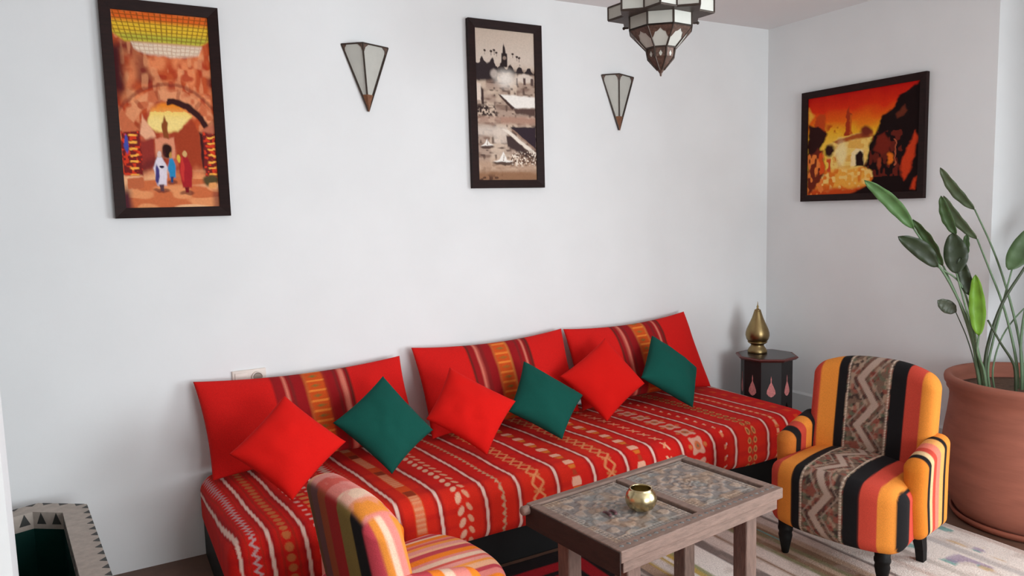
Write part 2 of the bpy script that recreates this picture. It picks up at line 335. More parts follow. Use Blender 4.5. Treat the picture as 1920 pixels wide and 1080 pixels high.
def paint_square(U, V, asp):
    S = U.shape; U, V = brush(U, V, 50, 0.014); N1 = smooth_noise(S, (8, 22), 11); N2 = smooth_noise(S, (20, 60), 12); N3 = smooth_noise(S, (6, 50), 13); N4 = smooth_noise(S, (45, 90), 14)
    C = np.zeros(S+(3,))+rgb(206, 188, 172)
    C = mixc(C, sstep(.0, .2, V)*sstep(.25, .2, V)*.5, rgb(222, 208, 196))
    mid = sstep(.24, .28, V); C = mixc(C, mid, rgb(178, 154, 138)); C = mixc(C, mid*sstep(.4, .8, N3)*.8, rgb(126, 100, 88)); C = mixc(C, mid*sstep(.45, .75, N1)*.85, rgb(214, 192, 172)); C = mixc(C, mid*sstep(.62, .9, N2)*.8, rgb(84, 64, 58))
    hor = .205+.02*np.sin(U*40)+.025*(N2-.5)+.03*(U-.3)*(U > .3); tree = sstep(hor, hor+.012, V)*sstep(.36, .33, V+.05*U)*(U < .36)+sstep(hor+.02, hor+.03, V)*sstep(.29, .27, V)*(U >= .3); C = mixc(C, tree, rgb(52, 42, 44))
    C = mixc(C, ell(U, V, .83, .31, .14, .03)*.8, rgb(226, 212, 200)); C = mixc(C, sstep(.3, .31, V)*sstep(.36, .35, V)*(U > .68)*sstep(.4, .7, np.cos(U*46)), rgb(92, 72, 68))
    C = mixc(C, ell(U, V, .5, .32, .15, .05, .8)*.9, rgb(244, 236, 226)); C = mixc(C, ell(U, V, .3, .29, .06, .03, .4)*.7, rgb(210, 196, 186))
    C = mixc(C, soft_poly(U, V, [(.43, .24), (.435, .15), (.455, .145), (.46, .11), (.48, .085), (.5, .11), (.505, .145), (.53, .15), (.535, .24)], .006), rgb(48, 38, 38)); C = mixc(C, ell(U, V, .485, .18, .03, .012), rgb(150, 130, 118))
    for x, y in ((.16, .14), (.26, .145), (.31, .135), (.35, .15), (.63, .15), (.7, .165), (.74, .175)):
        C = mixc(C, ell(U, V, x, y, .022, .008), rgb(66, 52, 48)); C = mixc(C, sstep(.006, .002, abs(U-x))*(V > y)*(V < y+.03), rgb(66, 52, 48))
    C = mixc(C, soft_poly(U, V, [(0, .36), (.08, .36), (.08, .47), (0, .47)], .006), rgb(230, 212, 198)); C = mixc(C, soft_poly(U, V, [(.08, .38), (.12, .4), (.12, .5), (.08, .5)], .01), rgb(66, 48, 46))
    C = mixc(C, soft_poly(U, V, [(0, .5), (.3, .5), (.36, .57), (.1, .58), (0, .56)], .014)*sstep(.3, .6, N4), rgb(58, 44, 42))
    C = mixc(C, soft_poly(U, V, [(.38, .425), (1, .43), (1, .505), (.62, .515)], .008), rgb(246, 240, 232)); C = mixc(C, soft_poly(U, V, [(.36, .425), (.4, .425), (.64, .512), (.6, .525)], .005), rgb(70, 50, 46)); C = mixc(C, soft_poly(U, V, [(.62, .515), (1, .508), (1, .56), (.66, .55)], .01), rgb(92, 70, 64))
    C = mixc(C, sstep(.56, .585, V)*sstep(.64, .6, V)*(.5+.5*(U > .4)), rgb(178, 140, 122))
    C = mixc(C, sstep(.62, .66, V)*sstep(.72, .68, V)*(U < .5)*.8, rgb(216, 202, 190)); C = mixc(C, soft_poly(U, V, [(.25, .66), (.5, .65), (.5, .75), (.28, .75)], .01)*.7, rgb(222, 206, 192))
    C = mixc(C, soft_poly(U, V, [(.55, .64), (1, .635), (1, .8)], .006), rgb(54, 42, 50)); C = mixc(C, soft_poly(U, V, [(.48, .7), (.56, .7), (1, .85), (1, .89), (.5, .77)], .01), rgb(72, 56, 54))
    C = mixc(C, soft_poly(U, V, [(.42, .655), (.52, .66), (1, .815), (1, .845)], .005), rgb(240, 228, 214)); C = mixc(C, soft_poly(U, V, [(.56, .655), (.6, .655), (1, .79), (1, .8)], .004), rgb(150, 120, 104))
    low = sstep(.83, .9, V); C = mixc(C, low*.6, rgb(196, 160, 132)); C = mixc(C, sstep(.93, .98, V+.02*N1), rgb(152, 112, 84)); C = mixc(C, sstep(.95, .99, V)*(U < .4)*sstep(.4, .6, N2), rgb(92, 62, 48))
    cr = sstep(.78, .82, V-.05*(1-U))*sstep(.92, .88, V)*(U > .55); C = mixc(C, cr*sstep(.5, .6, N4), rgb(110, 84, 70)); C = mixc(C, cr*sstep(.62, .7, smooth_noise(S, (50, 100), 19)), rgb(240, 226, 210))
    for x, y, r in ((.16, .765, .11), (.42, .872, .18)):
        C = mixc(C, ell(U, V, x, y+.012, r, .014)*.9, rgb(76, 56, 50)); C = mixc(C, soft_poly(U, V, [(x, y-.055*r/.15), (x+.35*r, y-.012), (x+.95*r, y+.004), (x-.95*r, y+.004), (x-.35*r, y-.012)], .005), rgb(246, 240, 232)); C = mixc(C, sstep(.008, .003, abs(U-x+.25*(V-y)))*(V > y-.045)*(V < y), rgb(150, 124, 110))
    return C

def paint_sunset(U, V, asp):
    S = U.shape; U, V = brush(U, V, 60, 0.034); N1 = smooth_noise(S, (14, 12), 21); N2 = smooth_noise(S, (34, 30), 22); N3 = smooth_noise(S, (24, 7), 23); N4 = smooth_noise(S, (50, 20), 24)
    C = np.zeros(S+(3,)); v = V+.06*(N1-.5)
    stops = [(0, (196, 20, 12)), (.16, (222, 48, 14)), (.27, (236, 104, 20)), (.38, (244, 176, 38)), (.5, (250, 200, 70)), (1, (250, 200, 70))]
    for k in range(3): C[..., k] = np.interp(v, [s[0] for s in stops], [rgb(*s[1])[k] for s in stops])
    C = mixc(C, soft_poly(U, V, [(0, .1), (.06, .18), (0, .28)], .02), rgb(244, 176, 60))
    C = mixc(C, sstep(.05, .02, abs(V-.33-.25*(U-.2)))*sstep(.15, .22, U)*sstep(.36, .3, U)*sstep(.4, .6, N2), rgb(196, 78, 18))
    C = mixc(C, soft_poly(U, V, [(.08, .2), (.17, .18), (.18, .42), (.06, .42)], .012), rgb(196, 70, 24))
    C = mixc(C, soft_poly(U, V, [(.36, .42), (.365, .22), (.38, .2), (.39, .13), (.405, .2), (.425, .22), (.43, .42)], .006), rgb(168, 52, 22)); C = mixc(C, soft_poly(U, V, [(.405, .23), (.43, .23), (.43, .42), (.41, .42)], .008), rgb(206, 96, 26))
    # sunlit wall with gate
    C = mixc(C, soft_poly(U, V, [(.2, .5), (.3, .44), (.5, .41), (.6, .44), (.6, .78), (.2, .8)], .014), rgb(248, 208, 112)); C = mixc(C, soft_poly(U, V, [(.24, .47), (.5, .41), (.6, .4), (.62, .46), (.5, .46), (.3, .5)], .012), rgb(176, 84, 36))
    C = mixc(C, soft_poly(U, V, [(.2, .5), (.6, .45), (.6, .78), (.2, .8)], .02)*sstep(.5, .65, N2)*.7, rgb(232, 166, 66)); C = mixc(C, ell(U, V, .33, .6, .05, .12, .5)*.7, rgb(254, 236, 176))
    C = mixc(C, soft_poly(U, V, [(.43, .72), (.43, .6), (.47, .555), (.53, .58), (.54, .72)], .01), rgb(252, 226, 170)); C = mixc(C, soft_poly(U, V, [(.47, .73), (.47, .62), (.5, .585), (.535, .62), (.54, .74)], .008), rgb(36, 14, 12))
    C = mixc(C, ell(U, V, .55, .4, .05, .05, .4), rgb(120, 44, 28))
    # ground
    gr = sstep(.73, .77, V); C = mixc(C, gr, rgb(246, 172, 66)); C = mixc(C, gr*sstep(.45, .62, N3), rgb(230, 120, 34)); C = mixc(C, gr*sstep(.55, .75, N2), rgb(252, 206, 116)); C = mixc(C, sstep(.93, 1, V+.05*N1), rgb(206, 74, 24))
    # dark houses on the left
    C = mixc(C, soft_poly(U, V, [(0, .27), (.1, .3), (.19, .38), (.17, .46), (.1, .58), (0, .68)], .014), rgb(48, 18, 16))
    C = mixc(C, soft_poly(U, V, [(0, .62), (.1, .52), (.16, .55), (.18, .78), (.06, .95), (0, 1)], .014), rgb(112, 40, 24)); C = mixc(C, (U < .17)*(V > .56)*sstep(.55, .7, N4), rgb(238, 132, 60)); C = mixc(C, soft_poly(U, V, [(.12, .58), (.15, .56), (.18, .78), (.13, .8)], .008), rgb(226, 84, 28))
    C = mixc(C, ell(U, V, .22, .56, .045, .06, .35), rgb(48, 20, 16)); C = mixc(C, soft_poly(U, V, [(.19, .64), (.27, .64), (.27, .77), (.19, .78)], .012)*sstep(.35, .6, N4), rgb(214, 78, 40))
    # dark houses on the right
    big = soft_poly(U, V, [(1.02, -.02), (.93, .05), (.84, .1), (.8, .2), (.7, .27), (.64, .42), (.6, .5), (.57, .66), (.54, .74), (.62, .8), (.6, .92), (.48, .97), (.4, 1.02), (1.02, 1.02)], .012)
    C = mixc(C, big, rgb(26, 10, 10)); C = mixc(C, big*sstep(.52, .66, N4)*(V > .42)*(V < .85)*(U < .86), rgb(104, 34, 22))
    C = mixc(C, soft_poly(U, V, [(.66, .46), (.72, .43), (.76, .5), (.77, .62), (.68, .64), (.63, .58)], .014), rgb(122, 36, 22)); C = mixc(C, soft_poly(U, V, [(.8, .28), (.88, .2), (.9, .25), (.83, .32)], .012), rgb(104, 44, 26))
    for p in ([(.97, .44), (1, .5), (.94, .78), (.88, .9), (.85, .8), (.88, .66)], [(.96, .88), (1, .86), (.98, .98), (.93, .98)]): C = mixc(C, soft_poly(U, V, p, .014), rgb(206, 62, 26))
    C = mixc(C, ell(U, V, .77, .68, .025, .05, .4), rgb(236, 118, 30)); C = mixc(C, ell(U, V, .68, .72, .02, .05, .4), rgb(150, 60, 34)); C = mixc(C, sstep(.008, .003, abs(U-.79-.03*V))*(V > .5)*(V < .75), rgb(180, 90, 60))
    return C

def picture(name, label, center, w, h, rz, fn, nu, nv, fw=0.045, depth=0.03):
    """framed canvas hanging on a wall; local x along the wall, local -y into the room"""
    t = thing(name, label, 'picture', center, rz)
    U, V = np.meshgrid(np.linspace(0, 1, nu), np.linspace(0, 1, nv), indexing='ij'); C = fn(U, V, w/h)
    iw, ih = w-2*fw, h-2*fw
    P = np.stack([(U-.5)*iw, np.full(U.shape, -0.014), (.5-V)*ih], -1).reshape(-1, 3); idx = np.arange(nu*nv).reshape(nu, nv)
    F = np.stack([idx[:-1, :-1], idx[:-1, 1:], idx[1:, 1:], idx[1:, :-1]], -1).reshape(-1, 4)
    mesh_obj('canvas', P, F, M_paint, t, True, C.reshape(-1, 3))
    g = Geo().box((-w/2+.01, -0.012, -h/2+.01), (w/2-.01, -0.001, h/2-.01)); g.make('backing_board', M_black, t)
    a, b = w/2, h/2
    for q in ([(-a, -b), (a, -b), (a-fw, -b+fw), (-a+fw, -b+fw)], [(a, -b), (a, b), (a-fw, b-fw), (a-fw, -b+fw)], [(a, b), (-a, b), (-a+fw, b-fw), (a-fw, b-fw)], [(-a, b), (-a, -b), (-a+fw, -b+fw), (-a+fw, b-fw)]):
        v = [(x, -0.001, z) for x, z in q]+[(x, -depth if k < 2 else -depth*.72, z) for k, (x, z) in enumerate(q)]
        fix_normals(mesh_obj('frame_rail', v, [(0, 1, 2, 3), (4, 7, 6, 5), (0, 4, 5, 1), (1, 5, 6, 2), (2, 6, 7, 3), (3, 7, 4, 0)], M_frame, t))
    return t
picture('framed_painting', 'tall dark-framed painting of an orange market arch with three robed walkers', (0.330, YB-0.002, 2.082), 0.478, 0.94, 0, paint_market, 130, 260)
picture('framed_painting', 'tall dark-framed sepia painting of a town square with tower, between two wall lights', (2.072, YB-0.002, 2.184), 0.466, 0.912, 0, paint_square, 130, 260)
picture('framed_painting', 'wide dark-framed painting of a red sunset street, above the armchair and plant', (XR-0.002, 2.969, 1.963), 0.845, 0.712, -math.pi/2, paint_sunset, 220, 190, fw=0.042)

# ------------------------------------------------------------------ wall lights
def sconce(x, ztop, label):
    t = thing('wall_sconce', label, 'wall lamp', (x, YB, ztop), 0, 'glass cone wall lights')
    a, p, h = 0.122, 0.055, 0.325
    A, B, Cc, T = np.array((-a, -.002, 0.)), np.array((-.03, -p, 0.004)), np.array((a, -.002, 0.)), np.array((0, -.014, -h))
    k = 0.76
    for P, Q in ((A, B), (B, Cc)):
        n = np.cross(Q-P, T-P); n /= np.linalg.norm(n); n = n if n[1] < 0 else -n
        P2, Q2 = P+(T-P)*k, Q+(T-Q)*k
        v = [P, Q, Q2, P2]; v = [q - n*.003 for q in v]+[q - n*.006 for q in v]
        fix_normals(mesh_obj('glass_pane', v, [(0, 1, 2, 3), (7, 6, 5, 4), (0, 4, 5, 1), (1, 5, 6, 2), (2, 6, 7, 3), (3, 7, 4, 0)], M_glass, t))
    g = Geo()
    for P, Q in ((A, B), (B, Cc), (A, T), (B, T), (Cc, T)): g.bar(P, Q, .0042)
    g.make('metal_frame', M_lead, t)
    for P, Q in ((A, B), (B, A), (B, Cc), (Cc, B)):      # small scalloped corner plates
        e = (Q-P); d = (T-P); n = np.cross(e, d); n /= np.linalg.norm(n); n = n if n[1] < 0 else -n
        pts = [P, P+e*.24, P+e*.17+d*.03, P+e*.09+d*.055, P+e*.03+d*.12, P+d*.13]
        v = [q+n*.002 for q in pts]+[q-n*.001 for q in pts]; m_ = len(pts)
        fix_normals(mesh_obj('corner_plate', v, [tuple(range(m_)), tuple(range(2*m_-1, m_-1, -1))]+[(i, (i+1) % m_, m_+(i+1) % m_, m_+i) for i in range(m_)], M_bronze, t))
    P2, Q2, R2 = A+(T-A)*(k-.01), B+(T-B)*(k-.01), Cc+(T-Cc)*(k-.01); Q2 = Q2+np.array((0, -.005, 0)); T2 = T+np.array((0, -.004, -.006))
    fix_normals(mesh_obj('copper_tip', [P2, Q2, R2, T2], [(0, 1, 2), (0, 3, 1), (1, 3, 2), (0, 2, 3)], M_copper, t))
    fix_normals(mesh_obj('wall_plate', [A, Cc, T, A+(0, .001, 0), Cc+(0, .001, 0), T+(0, .014, 0)], [(0, 1, 2), (3, 5, 4), (0, 3, 4, 1), (1, 4, 5, 2), (2, 5, 3, 0)], M_lead, t))
    return t
sconce(1.268, 2.447, 'frosted glass cone wall light beside the orange market painting')
sconce(2.866, 2.400, 'frosted glass cone wall light between sepia painting and hanging lantern')

# ------------------------------------------------------------------ hanging lantern
def lantern():
    tip = on_plane(1239, 143, (1.84, 2.12, 2.06), (CAM_D[0], CAM_D[1], 0)); cx, cy, z0 = tip
    fa = math.atan2(-cy, -cx)                       # direction towards the camera in plan
    t = thing('hanging_lantern', 'star-shaped metal and frosted glass lantern hanging from the ceiling', 'ceiling lamp', (cx, cy, z0), fa)
    frame = Geo()
    def ring(r, n, ph): return [(r*math.cos(ph+2*math.pi*k/n), r*math.sin(ph+2*math.pi*k/n)) for k in range(n)]
    def panes(lo, zl, hi, zh, material=M_glass, name='glass_pane', br=.0035):
        n = len(lo)
        for k in range(n):
            k2 = (k+1) % n
            a, b, c, d = [np.array(q) for q in ((*lo[k], zl), (*lo[k2], zl), (*hi[k2], zh), (*hi[k], zh))]
            nn = np.cross(b-a, d-a); nn /= np.linalg.norm(nn)
            v = [a, b, c, d]; v = v+[q-nn*.003 for q in v]
            fix_normals(mesh_obj(name, v, [(0, 1, 2, 3), (7, 6, 5, 4), (0, 4, 5, 1), (1, 5, 6, 2), (2, 6, 7, 3), (3, 7, 4, 0)], material, t))
            frame.bar(a, d, br); frame.bar(a, b, br); frame.bar(d, c, br)
    p8 = math.pi/8
    zd, zs, zt = .160, .208, .255; ck = .096
    lower = ring(.050, 8, p8); cup = ring(.056, 8, p8); drum = ring(.117, 8, p8)
    g = Geo(); rings = [(.003, 0), (.005, .010), (.013, .022), (.034, .044), (.050, .064), (.053, .095)]
    n = 8; v = [(r*math.cos(p8+2*math.pi*k/n), r*math.sin(p8+2*math.pi*k/n), z) for r, z in rings for k in range(n)]
    f = [(i*n+k, i*n+(k+1) % n, (i+1)*n+(k+1) % n, (i+1)*n+k) for i in range(len(rings)-1) for k in range(n)]+[tuple(range(n-1, -1, -1)), tuple(range((len(rings)-1)*n, len(rings)*n))]
    mesh_obj('pierced_cup', v, f, M_bronze, t)
    for k in range(8):
        a0 = p8+2*math.pi*k/8; frame.bar((.013*math.cos(a0), .013*math.sin(a0), .022), (.050*math.cos(a0), .050*math.sin(a0), .064), .003); frame.bar((.050*math.cos(a0), .050*math.sin(a0), .064), (.056*math.cos(a0), .056*math.sin(a0), ck), .003)
        am = a0+p8                                    # small glass windows in the cup
        c_ = np.array((math.cos(am), math.sin(am), 0)); tt = np.array((-math.sin(am), math.cos(am), 0))
        P = [c_*.0468+np.array((0, 0, .065))+tt*.002, c_*.0478+np.array((0, 0, .074))+tt*.006, c_*.0485+np.array((0, 0, .084)), c_*.0478+np.array((0, 0, .074))-tt*.006, c_*.0468+np.array((0, 0, .065))-tt*.002]
        P = [q+c_*.0005 for q in P]; v = P+[q-c_*.003 for q in P]
        fix_normals(mesh_obj('cup_window', v, [tuple(range(5)), tuple(range(9, 4, -1))]+[(i, (i+1) % 5, 5+(i+1) % 5, 5+i) for i in range(5)], M_glass, t))
    panes(cup, ck, drum, zd)
    # scalloped valance over the flare
    for k in range(8):
        k2 = (k+1) % 8; a = np.array((*drum[k], zd)); b = np.array((*drum[k2], zd)); c = np.array((*cup[k2], ck)); d = np.array((*cup[k], ck))
        nn = np.cross(b-a, d-a); nn /= np.linalg.norm(nn); nn = nn if nn[0]*a[0]+nn[1]*a[1] > 0 else -nn
        low = []
        for s_ in np.linspace(0, 1, 17):
            dep = .62*(abs(2*s_-1))**1.4*(1 if s_ in (0, 1) else 1)*.75+.14+.07*abs(math.sin(s_*math.pi*4)); top = a+(b-a)*s_; bot = d+(c-d)*s_; low.append(top+(bot-top)*min(dep, .72))
        up = [a+(b-a)*s_ for s_ in np.linspace(0, 1, 17)]
        v = [q+nn*.002 for q in up+low]; f = [(i, i+1, 18+i, 17+i) for i in range(16)]; m_ = len(v); v2 = v+[q-nn*.0015 for q in v]; f2 = f+[tuple(m_+i for i in reversed(q)) for q in f]
        mesh_obj('scalloped_plate', v2, f2, M_bronze, t)
    panes(drum, zd, drum, zs)
    star = []; inn = .187*math.cos(math.pi/4)/math.cos(math.pi/8)
    for k in range(8):
        star.append((.187*math.cos(k*math.pi/4), .187*math.sin(k*math.pi/4))); star.append((inn*math.cos(k*math.pi/4+p8), inn*math.sin(k*math.pi/4+p8)))
    panes(star, zs+.002, star, zt)
    Geo().prism([(x*.985, y*.985) for x, y in star], zs-.002, zs+.002).make('star_bottom_plate', M_lead, t)
    Geo().prism([(x*.985, y*.985) for x, y in star], zt-.002, zt+.002).make('star_top_plate', M_lead, t)
    panes(drum, zt, ring(.10, 8, p8), zt+.06); panes(ring(.10, 8, p8), zt+.06, ring(.035, 8, p8), zt+.14)
    for sg in (-1, 1):
        frame.bar((0, sg*.115, zs-.03), (0, sg*.128, zs-.03), .003); frame.add(*sph((0, sg*.131, zs-.03), .0055))
    frame.make('lead_frame', M_lead, t)
    top = ZC-z0
    Geo().lathe([(.036, zt+.135), (.02, zt+.16), (.008, zt+.175), (.004, zt+.18), (.004, top-.03), (.02, top-.028), (.055, top-.012), (.06, top-.001)], 16).make('ceiling_rod', M_lead, t, True)
def sph(c, r, n=10, m_=6):
    v = [(c[0]+r*math.sin(math.pi*(i+.5)/m_)*math.cos(2*math.pi*k/n), c[1]+r*math.sin(math.pi*(i+.5)/m_)*math.sin(2*math.pi*k/n), c[2]-r*math.cos(math.pi*(i+.5)/m_)) for i in range(m_) for k in range(n)]
    f = [(i*n+k, i*n+(k+1) % n, (i+1)*n+(k+1) % n, (i+1)*n+k) for i in range(m_-1) for k in range(n)]+[tuple(range(n-1, -1, -1)), tuple(range((m_-1)*n, m_*n))]
    return v, f
lantern()

# ------------------------------------------------------------------ wall socket
t = thing('wall_socket', 'ivory double wall socket just above the banquette back cushion', 'socket', (0.607, YB, 0.829))
Geo().box((-.079, -.009, -.0405), (.079, -.0005, .0405), .004).make('cover_plate', M_plastic, t, True)
Geo().box((-.066, -.0125, -.028), (-.010, -.0085, .028), .002).make('blank_module', M_plastic, t, True)
so_x = .038
g = Geo().lathe([(.0205, -.004), (.0205, .004), (.0225, .0065), (.0275, .0065), (.029, .0)], 28)
ring_ = fix_normals(mesh_obj('socket_ring', [(x+so_x, -.009-z, y) for x, y, z in g.v], g.f, M_plastic, t, True))
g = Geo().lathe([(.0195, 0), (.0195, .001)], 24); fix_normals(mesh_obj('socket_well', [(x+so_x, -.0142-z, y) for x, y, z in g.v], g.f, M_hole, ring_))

# ------------------------------------------------------------------ banquette
XS0, XS1, YS0, YS1, ZS0, ZS1 = 0.345, 3.53, 2.775, 3.695, 0.150, 0.405
banq = thing('banquette', 'long low banquette with red striped kilim cover against the wall', 'sofa', ((XS0+XS1)/2, (YS0+YS1)/2, 0))
bx, by = (XS0+XS1)/2, (YS0+YS1)/2
STR = [.362, .477, .607, .795, .983, 1.17, 1.383, 1.551, 1.758, 1.965, 2.16, 2.333, 2.522, 2.735, 2.89, 3.14, 3.302, 3.495, 3.66]
KIND = ['zig', 'oval', 'dash', 'zigbig', 'seg', 'leaf', 'bead', 'xdia', 'block', 'xdia', 'block', 'xs', 'flower', 'bits', 'pair', 'dots', 'faint', 'faint']
def kilim_red(X, Lg, seed=3):
    n = len(X); P3 = np.stack([X, Lg, np.zeros(n)], 1)
    base = rgb(204, 24, 16); C = np.tile(base, (n, 1)); C = mixc(C, sstep(.45, .75, vnoise(P3, 3, 5))*.45, rgb(216, 48, 20)); C = mixc(C, sstep(.5, .8, vnoise(P3*[1, 6, 1], 5, 8))*.35, rgb(176, 14, 20))
    xs = X - .085*(0.62-Lg)*-1*0 ; xs = X - .085*(Lg-.70)*1.0*np.where(Lg < .92, 1, 1)
    wv = .002*np.sin(Lg*17+X*9); xs = xs+wv
    white = rgb(226, 190, 176); gold = rgb(206, 132, 74); orange = rgb(222, 92, 26); brown = rgb(128, 44, 22); grey = rgb(190, 160, 160); dark = rgb(120, 10, 14)
    for i, k in enumerate(KIND):
        a0, a1 = STR[i], STR[i+1]; hw = (a1-a0)/2; inb = (xs > a0)*(xs < a1); d = xs-(a0+a1)/2; a = d/hw
        edge = np.minimum(xs-a0, a1-xs); C = mixc(C, inb*sstep(.03, .016, edge)*sstep(.004, .012, edge)*.35, dark)
        def put(mask, col, op=.9):
            nonlocal C
            C = mixc(C, inb*mask*op, col)
        if k == 'zig':
            p = .032; tri = abs(((Lg/p) % 1)*4-2)-1; put(sstep(.009, .005, abs(d-.011*tri)), grey); put(sstep(.004, .002, abs(abs(d)-.025))*.5, brown)
        elif k == 'zigbig':
            p = .03; tri = abs(((Lg/p) % 1)*4-2)-1; put(sstep(.020, .013, abs(d-.014*tri)), rgb(206, 176, 160)); put(sstep(.008, .004, abs(abs(d)-.044-.006*tri)), rgb(196, 70, 52))
        elif k == 'oval':
            p = .042; q = (Lg % p)/p-.5; put(sstep(1.15, .85, np.hypot(d/.016, q/.40)), rgb(196, 112, 62)); put(sstep(.006, .003, abs(abs(d)-.028))*.5, brown)
        elif k == 'dash':
            p = .05; q = (Lg % p)/p; put(sstep(.02, .015, abs(d))*(q < .55), gold); put(sstep(.012, .008, abs(abs(d)-.04))*(q > .6), white, .7)
        elif k == 'seg':
            p = .30; q = ((Lg+.05) % p)/p; tri = abs(((Lg/.022) % 1)*4-2)-1
            put(sstep(.028, .022, abs(d)), orange, .55); put(sstep(.024, .018, abs(d))*(q < .6)*(sstep(-.2, .2, tri)*.5+.5), rgb(222, 150, 110)); put(sstep(.024, .018, abs(d))*(q > .82), brown, .8)
        elif k == 'leaf':
            p = .052; q = ((Lg+.6*d) % p)/p-.5; put(sstep(1.15, .85, np.hypot((d+.016)/.016, q/.34)), rgb(228, 180, 150)); q2 = ((Lg-.7*d+.02) % p)/p-.5; put(sstep(1.15, .85, np.hypot((d-.024)/.013, q2/.3)), rgb(222, 160, 126))
        elif k == 'bead':
            p = .036; tri = abs(((Lg/p) % 1)*4-2)-1; put(sstep(.007, .004, abs(d-.008*tri)), rgb(190, 140, 110)); q = (Lg % p)/p-.5; put(sstep(1.15, .85, np.hypot(d/.008, q/.25))*.8, rgb(210, 170, 130))
        elif k == 'xdia':
            p = .062; q = (Lg % p)/p*2-1; put(sstep(.0095, .006, abs(abs(d)-.032*abs(q)))*sstep(.037, .033, abs(d)), rgb(222, 142, 92)); put(sstep(.012, .008, abs(d)+.012*(1-abs(q)))*0+sstep(1.2, .8, np.hypot((abs(d)-.02)/.009, q/.25))*.7, gold)
        elif k == 'block':
            p = .105; q = (Lg % p)/p; w = .018+.006*np.sin(Lg*60); put(sstep(w+.004, w, abs(d))*(q < .36), rgb(232, 178, 150)); put(sstep(w+.004, w, abs(d))*(q > .42)*(q < .68), rgb(214, 120, 40)); put(sstep(w, w-.004, abs(d))*(q > .7)*(q < .92), rgb(170, 60, 30))
        elif k == 'xs':
            p = .078; q = (Lg % p)/p*2-1; put(sstep(.008, .005, abs(d-.024*q))*(abs(q) < .75), rgb(234, 176, 140)); put(sstep(.008, .005, abs(d+.024*q*1.3))*(abs(q) < .5), rgb(230, 150, 110))
        elif k == 'flower':
            p = .11; q = (Lg % p)/p*2-1; r_ = np.hypot(d/.042, q/.8); th = np.arctan2(q, d/.05); put(sstep(1.05, .9, r_*(1+.25*np.cos(4*th))), rgb(214, 162, 140)); put(sstep(.55, .4, r_), rgb(196, 90, 40)); put(sstep(.25, .15, r_), rgb(120, 96, 70)); put(sstep(1.2, .8, np.hypot((abs(d)-.05)/.012, q/.2)), gold, .7)
        elif k == 'bits':
            p = .064; q = ((Lg+.5*d) % p)/p; put(sstep(.011, .007, abs(d))*(q < .42), rgb(232, 140, 96)); put(sstep(.008, .005, abs(d-.008))*(q < .2), white)
        elif k == 'pair':
            p = .05; q = (Lg % p)/p-.5; put(sstep(1.15, .85, np.hypot((abs(d)-.022)/.013, q/.36)), rgb(206, 150, 86)); put(sstep(.7, .5, np.hypot((abs(d)-.022)/.013, q/.36)), brown, .8); put(sstep(.006, .003, abs(d))*(q > 0), rgb(120, 100, 50), .6)
        elif k == 'dots':
            p = .045; q = (Lg % p)/p; put(sstep(.012, .008, abs(d))*(q < .5), rgb(226, 160, 120)); put(sstep(.018, .012, abs(d))*(q > .6)*(q < .8), rgb(214, 110, 60))
        else:
            p = .09; q = (Lg % p)/p; put(sstep(.02, .012, abs(d))*(q < .5), orange, .4)
    for x0 in STR:
        C = mixc(C, sstep(.0082, .0055, abs(xs-x0)), white); C = mixc(C, sstep(.004, .002, abs(abs(xs-x0)-.011))*.5, rgb(110, 10, 16))
    return C
h = np.array([(XS1-XS0)/2, (YS1-YS0)/2, (ZS1-ZS0)/2]); zmid = (ZS0+ZS1)/2
V, F = rbox(h, .075, (600, 165, 24), 9, drop=('z-', 'y+'))
X, Y, Z = V[:, 0]+bx, V[:, 1]+by, V[:, 2]+zmid
Lg = np.where(Z > ZS1-.075, 0, 0) + (YS1-np.maximum(Y, YS0+.03)) + np.where(Y < YS0+.09, np.maximum(0, ZS1-Z)-0, 0)
Xe = X - np.clip((XS0+.05-X)/.05, 0, 1)**2*np.maximum(0, ZS1-.03-Z)*.7 + np.clip((X-XS1+.05)/.05, 0, 1)**2*np.maximum(0, ZS1-.03-Z)*.7
C = kilim_red(Xe, Lg)
puff = .012*np.sin(np.clip((X-XS0)/(XS1-XS0), 0, 1)*math.pi)**.3*np.sin(np.clip((Y-YS0)/(YS1-YS0), 0, 1)*math.pi)**.5
V2 = V.copy(); V2[:, 2] += zmid + np.where(Z > zmid, puff+.004*(vnoise(V, 4, 3)-.5)*2, 0); low_ = np.clip((zmid-Z)/(zmid-ZS0), 0, 1); V2[:, 1] += .006*np.sin(X*14)*low_ + .012*low_*(Y < by); V2[:, 2] += .006*np.sin(X*7+1)*low_
mesh_obj('mattress', V2, F, M_kilim, banq, True, C, label='red kilim cover with white stripes and woven motifs')
g = Geo().box((XS0+.012-bx, YS0+.06-by, 0.0), (XS1-.03-bx, YS1-by, ZS0+.09), .006); g.make('base', M_black, banq, label='black wooden plinth')

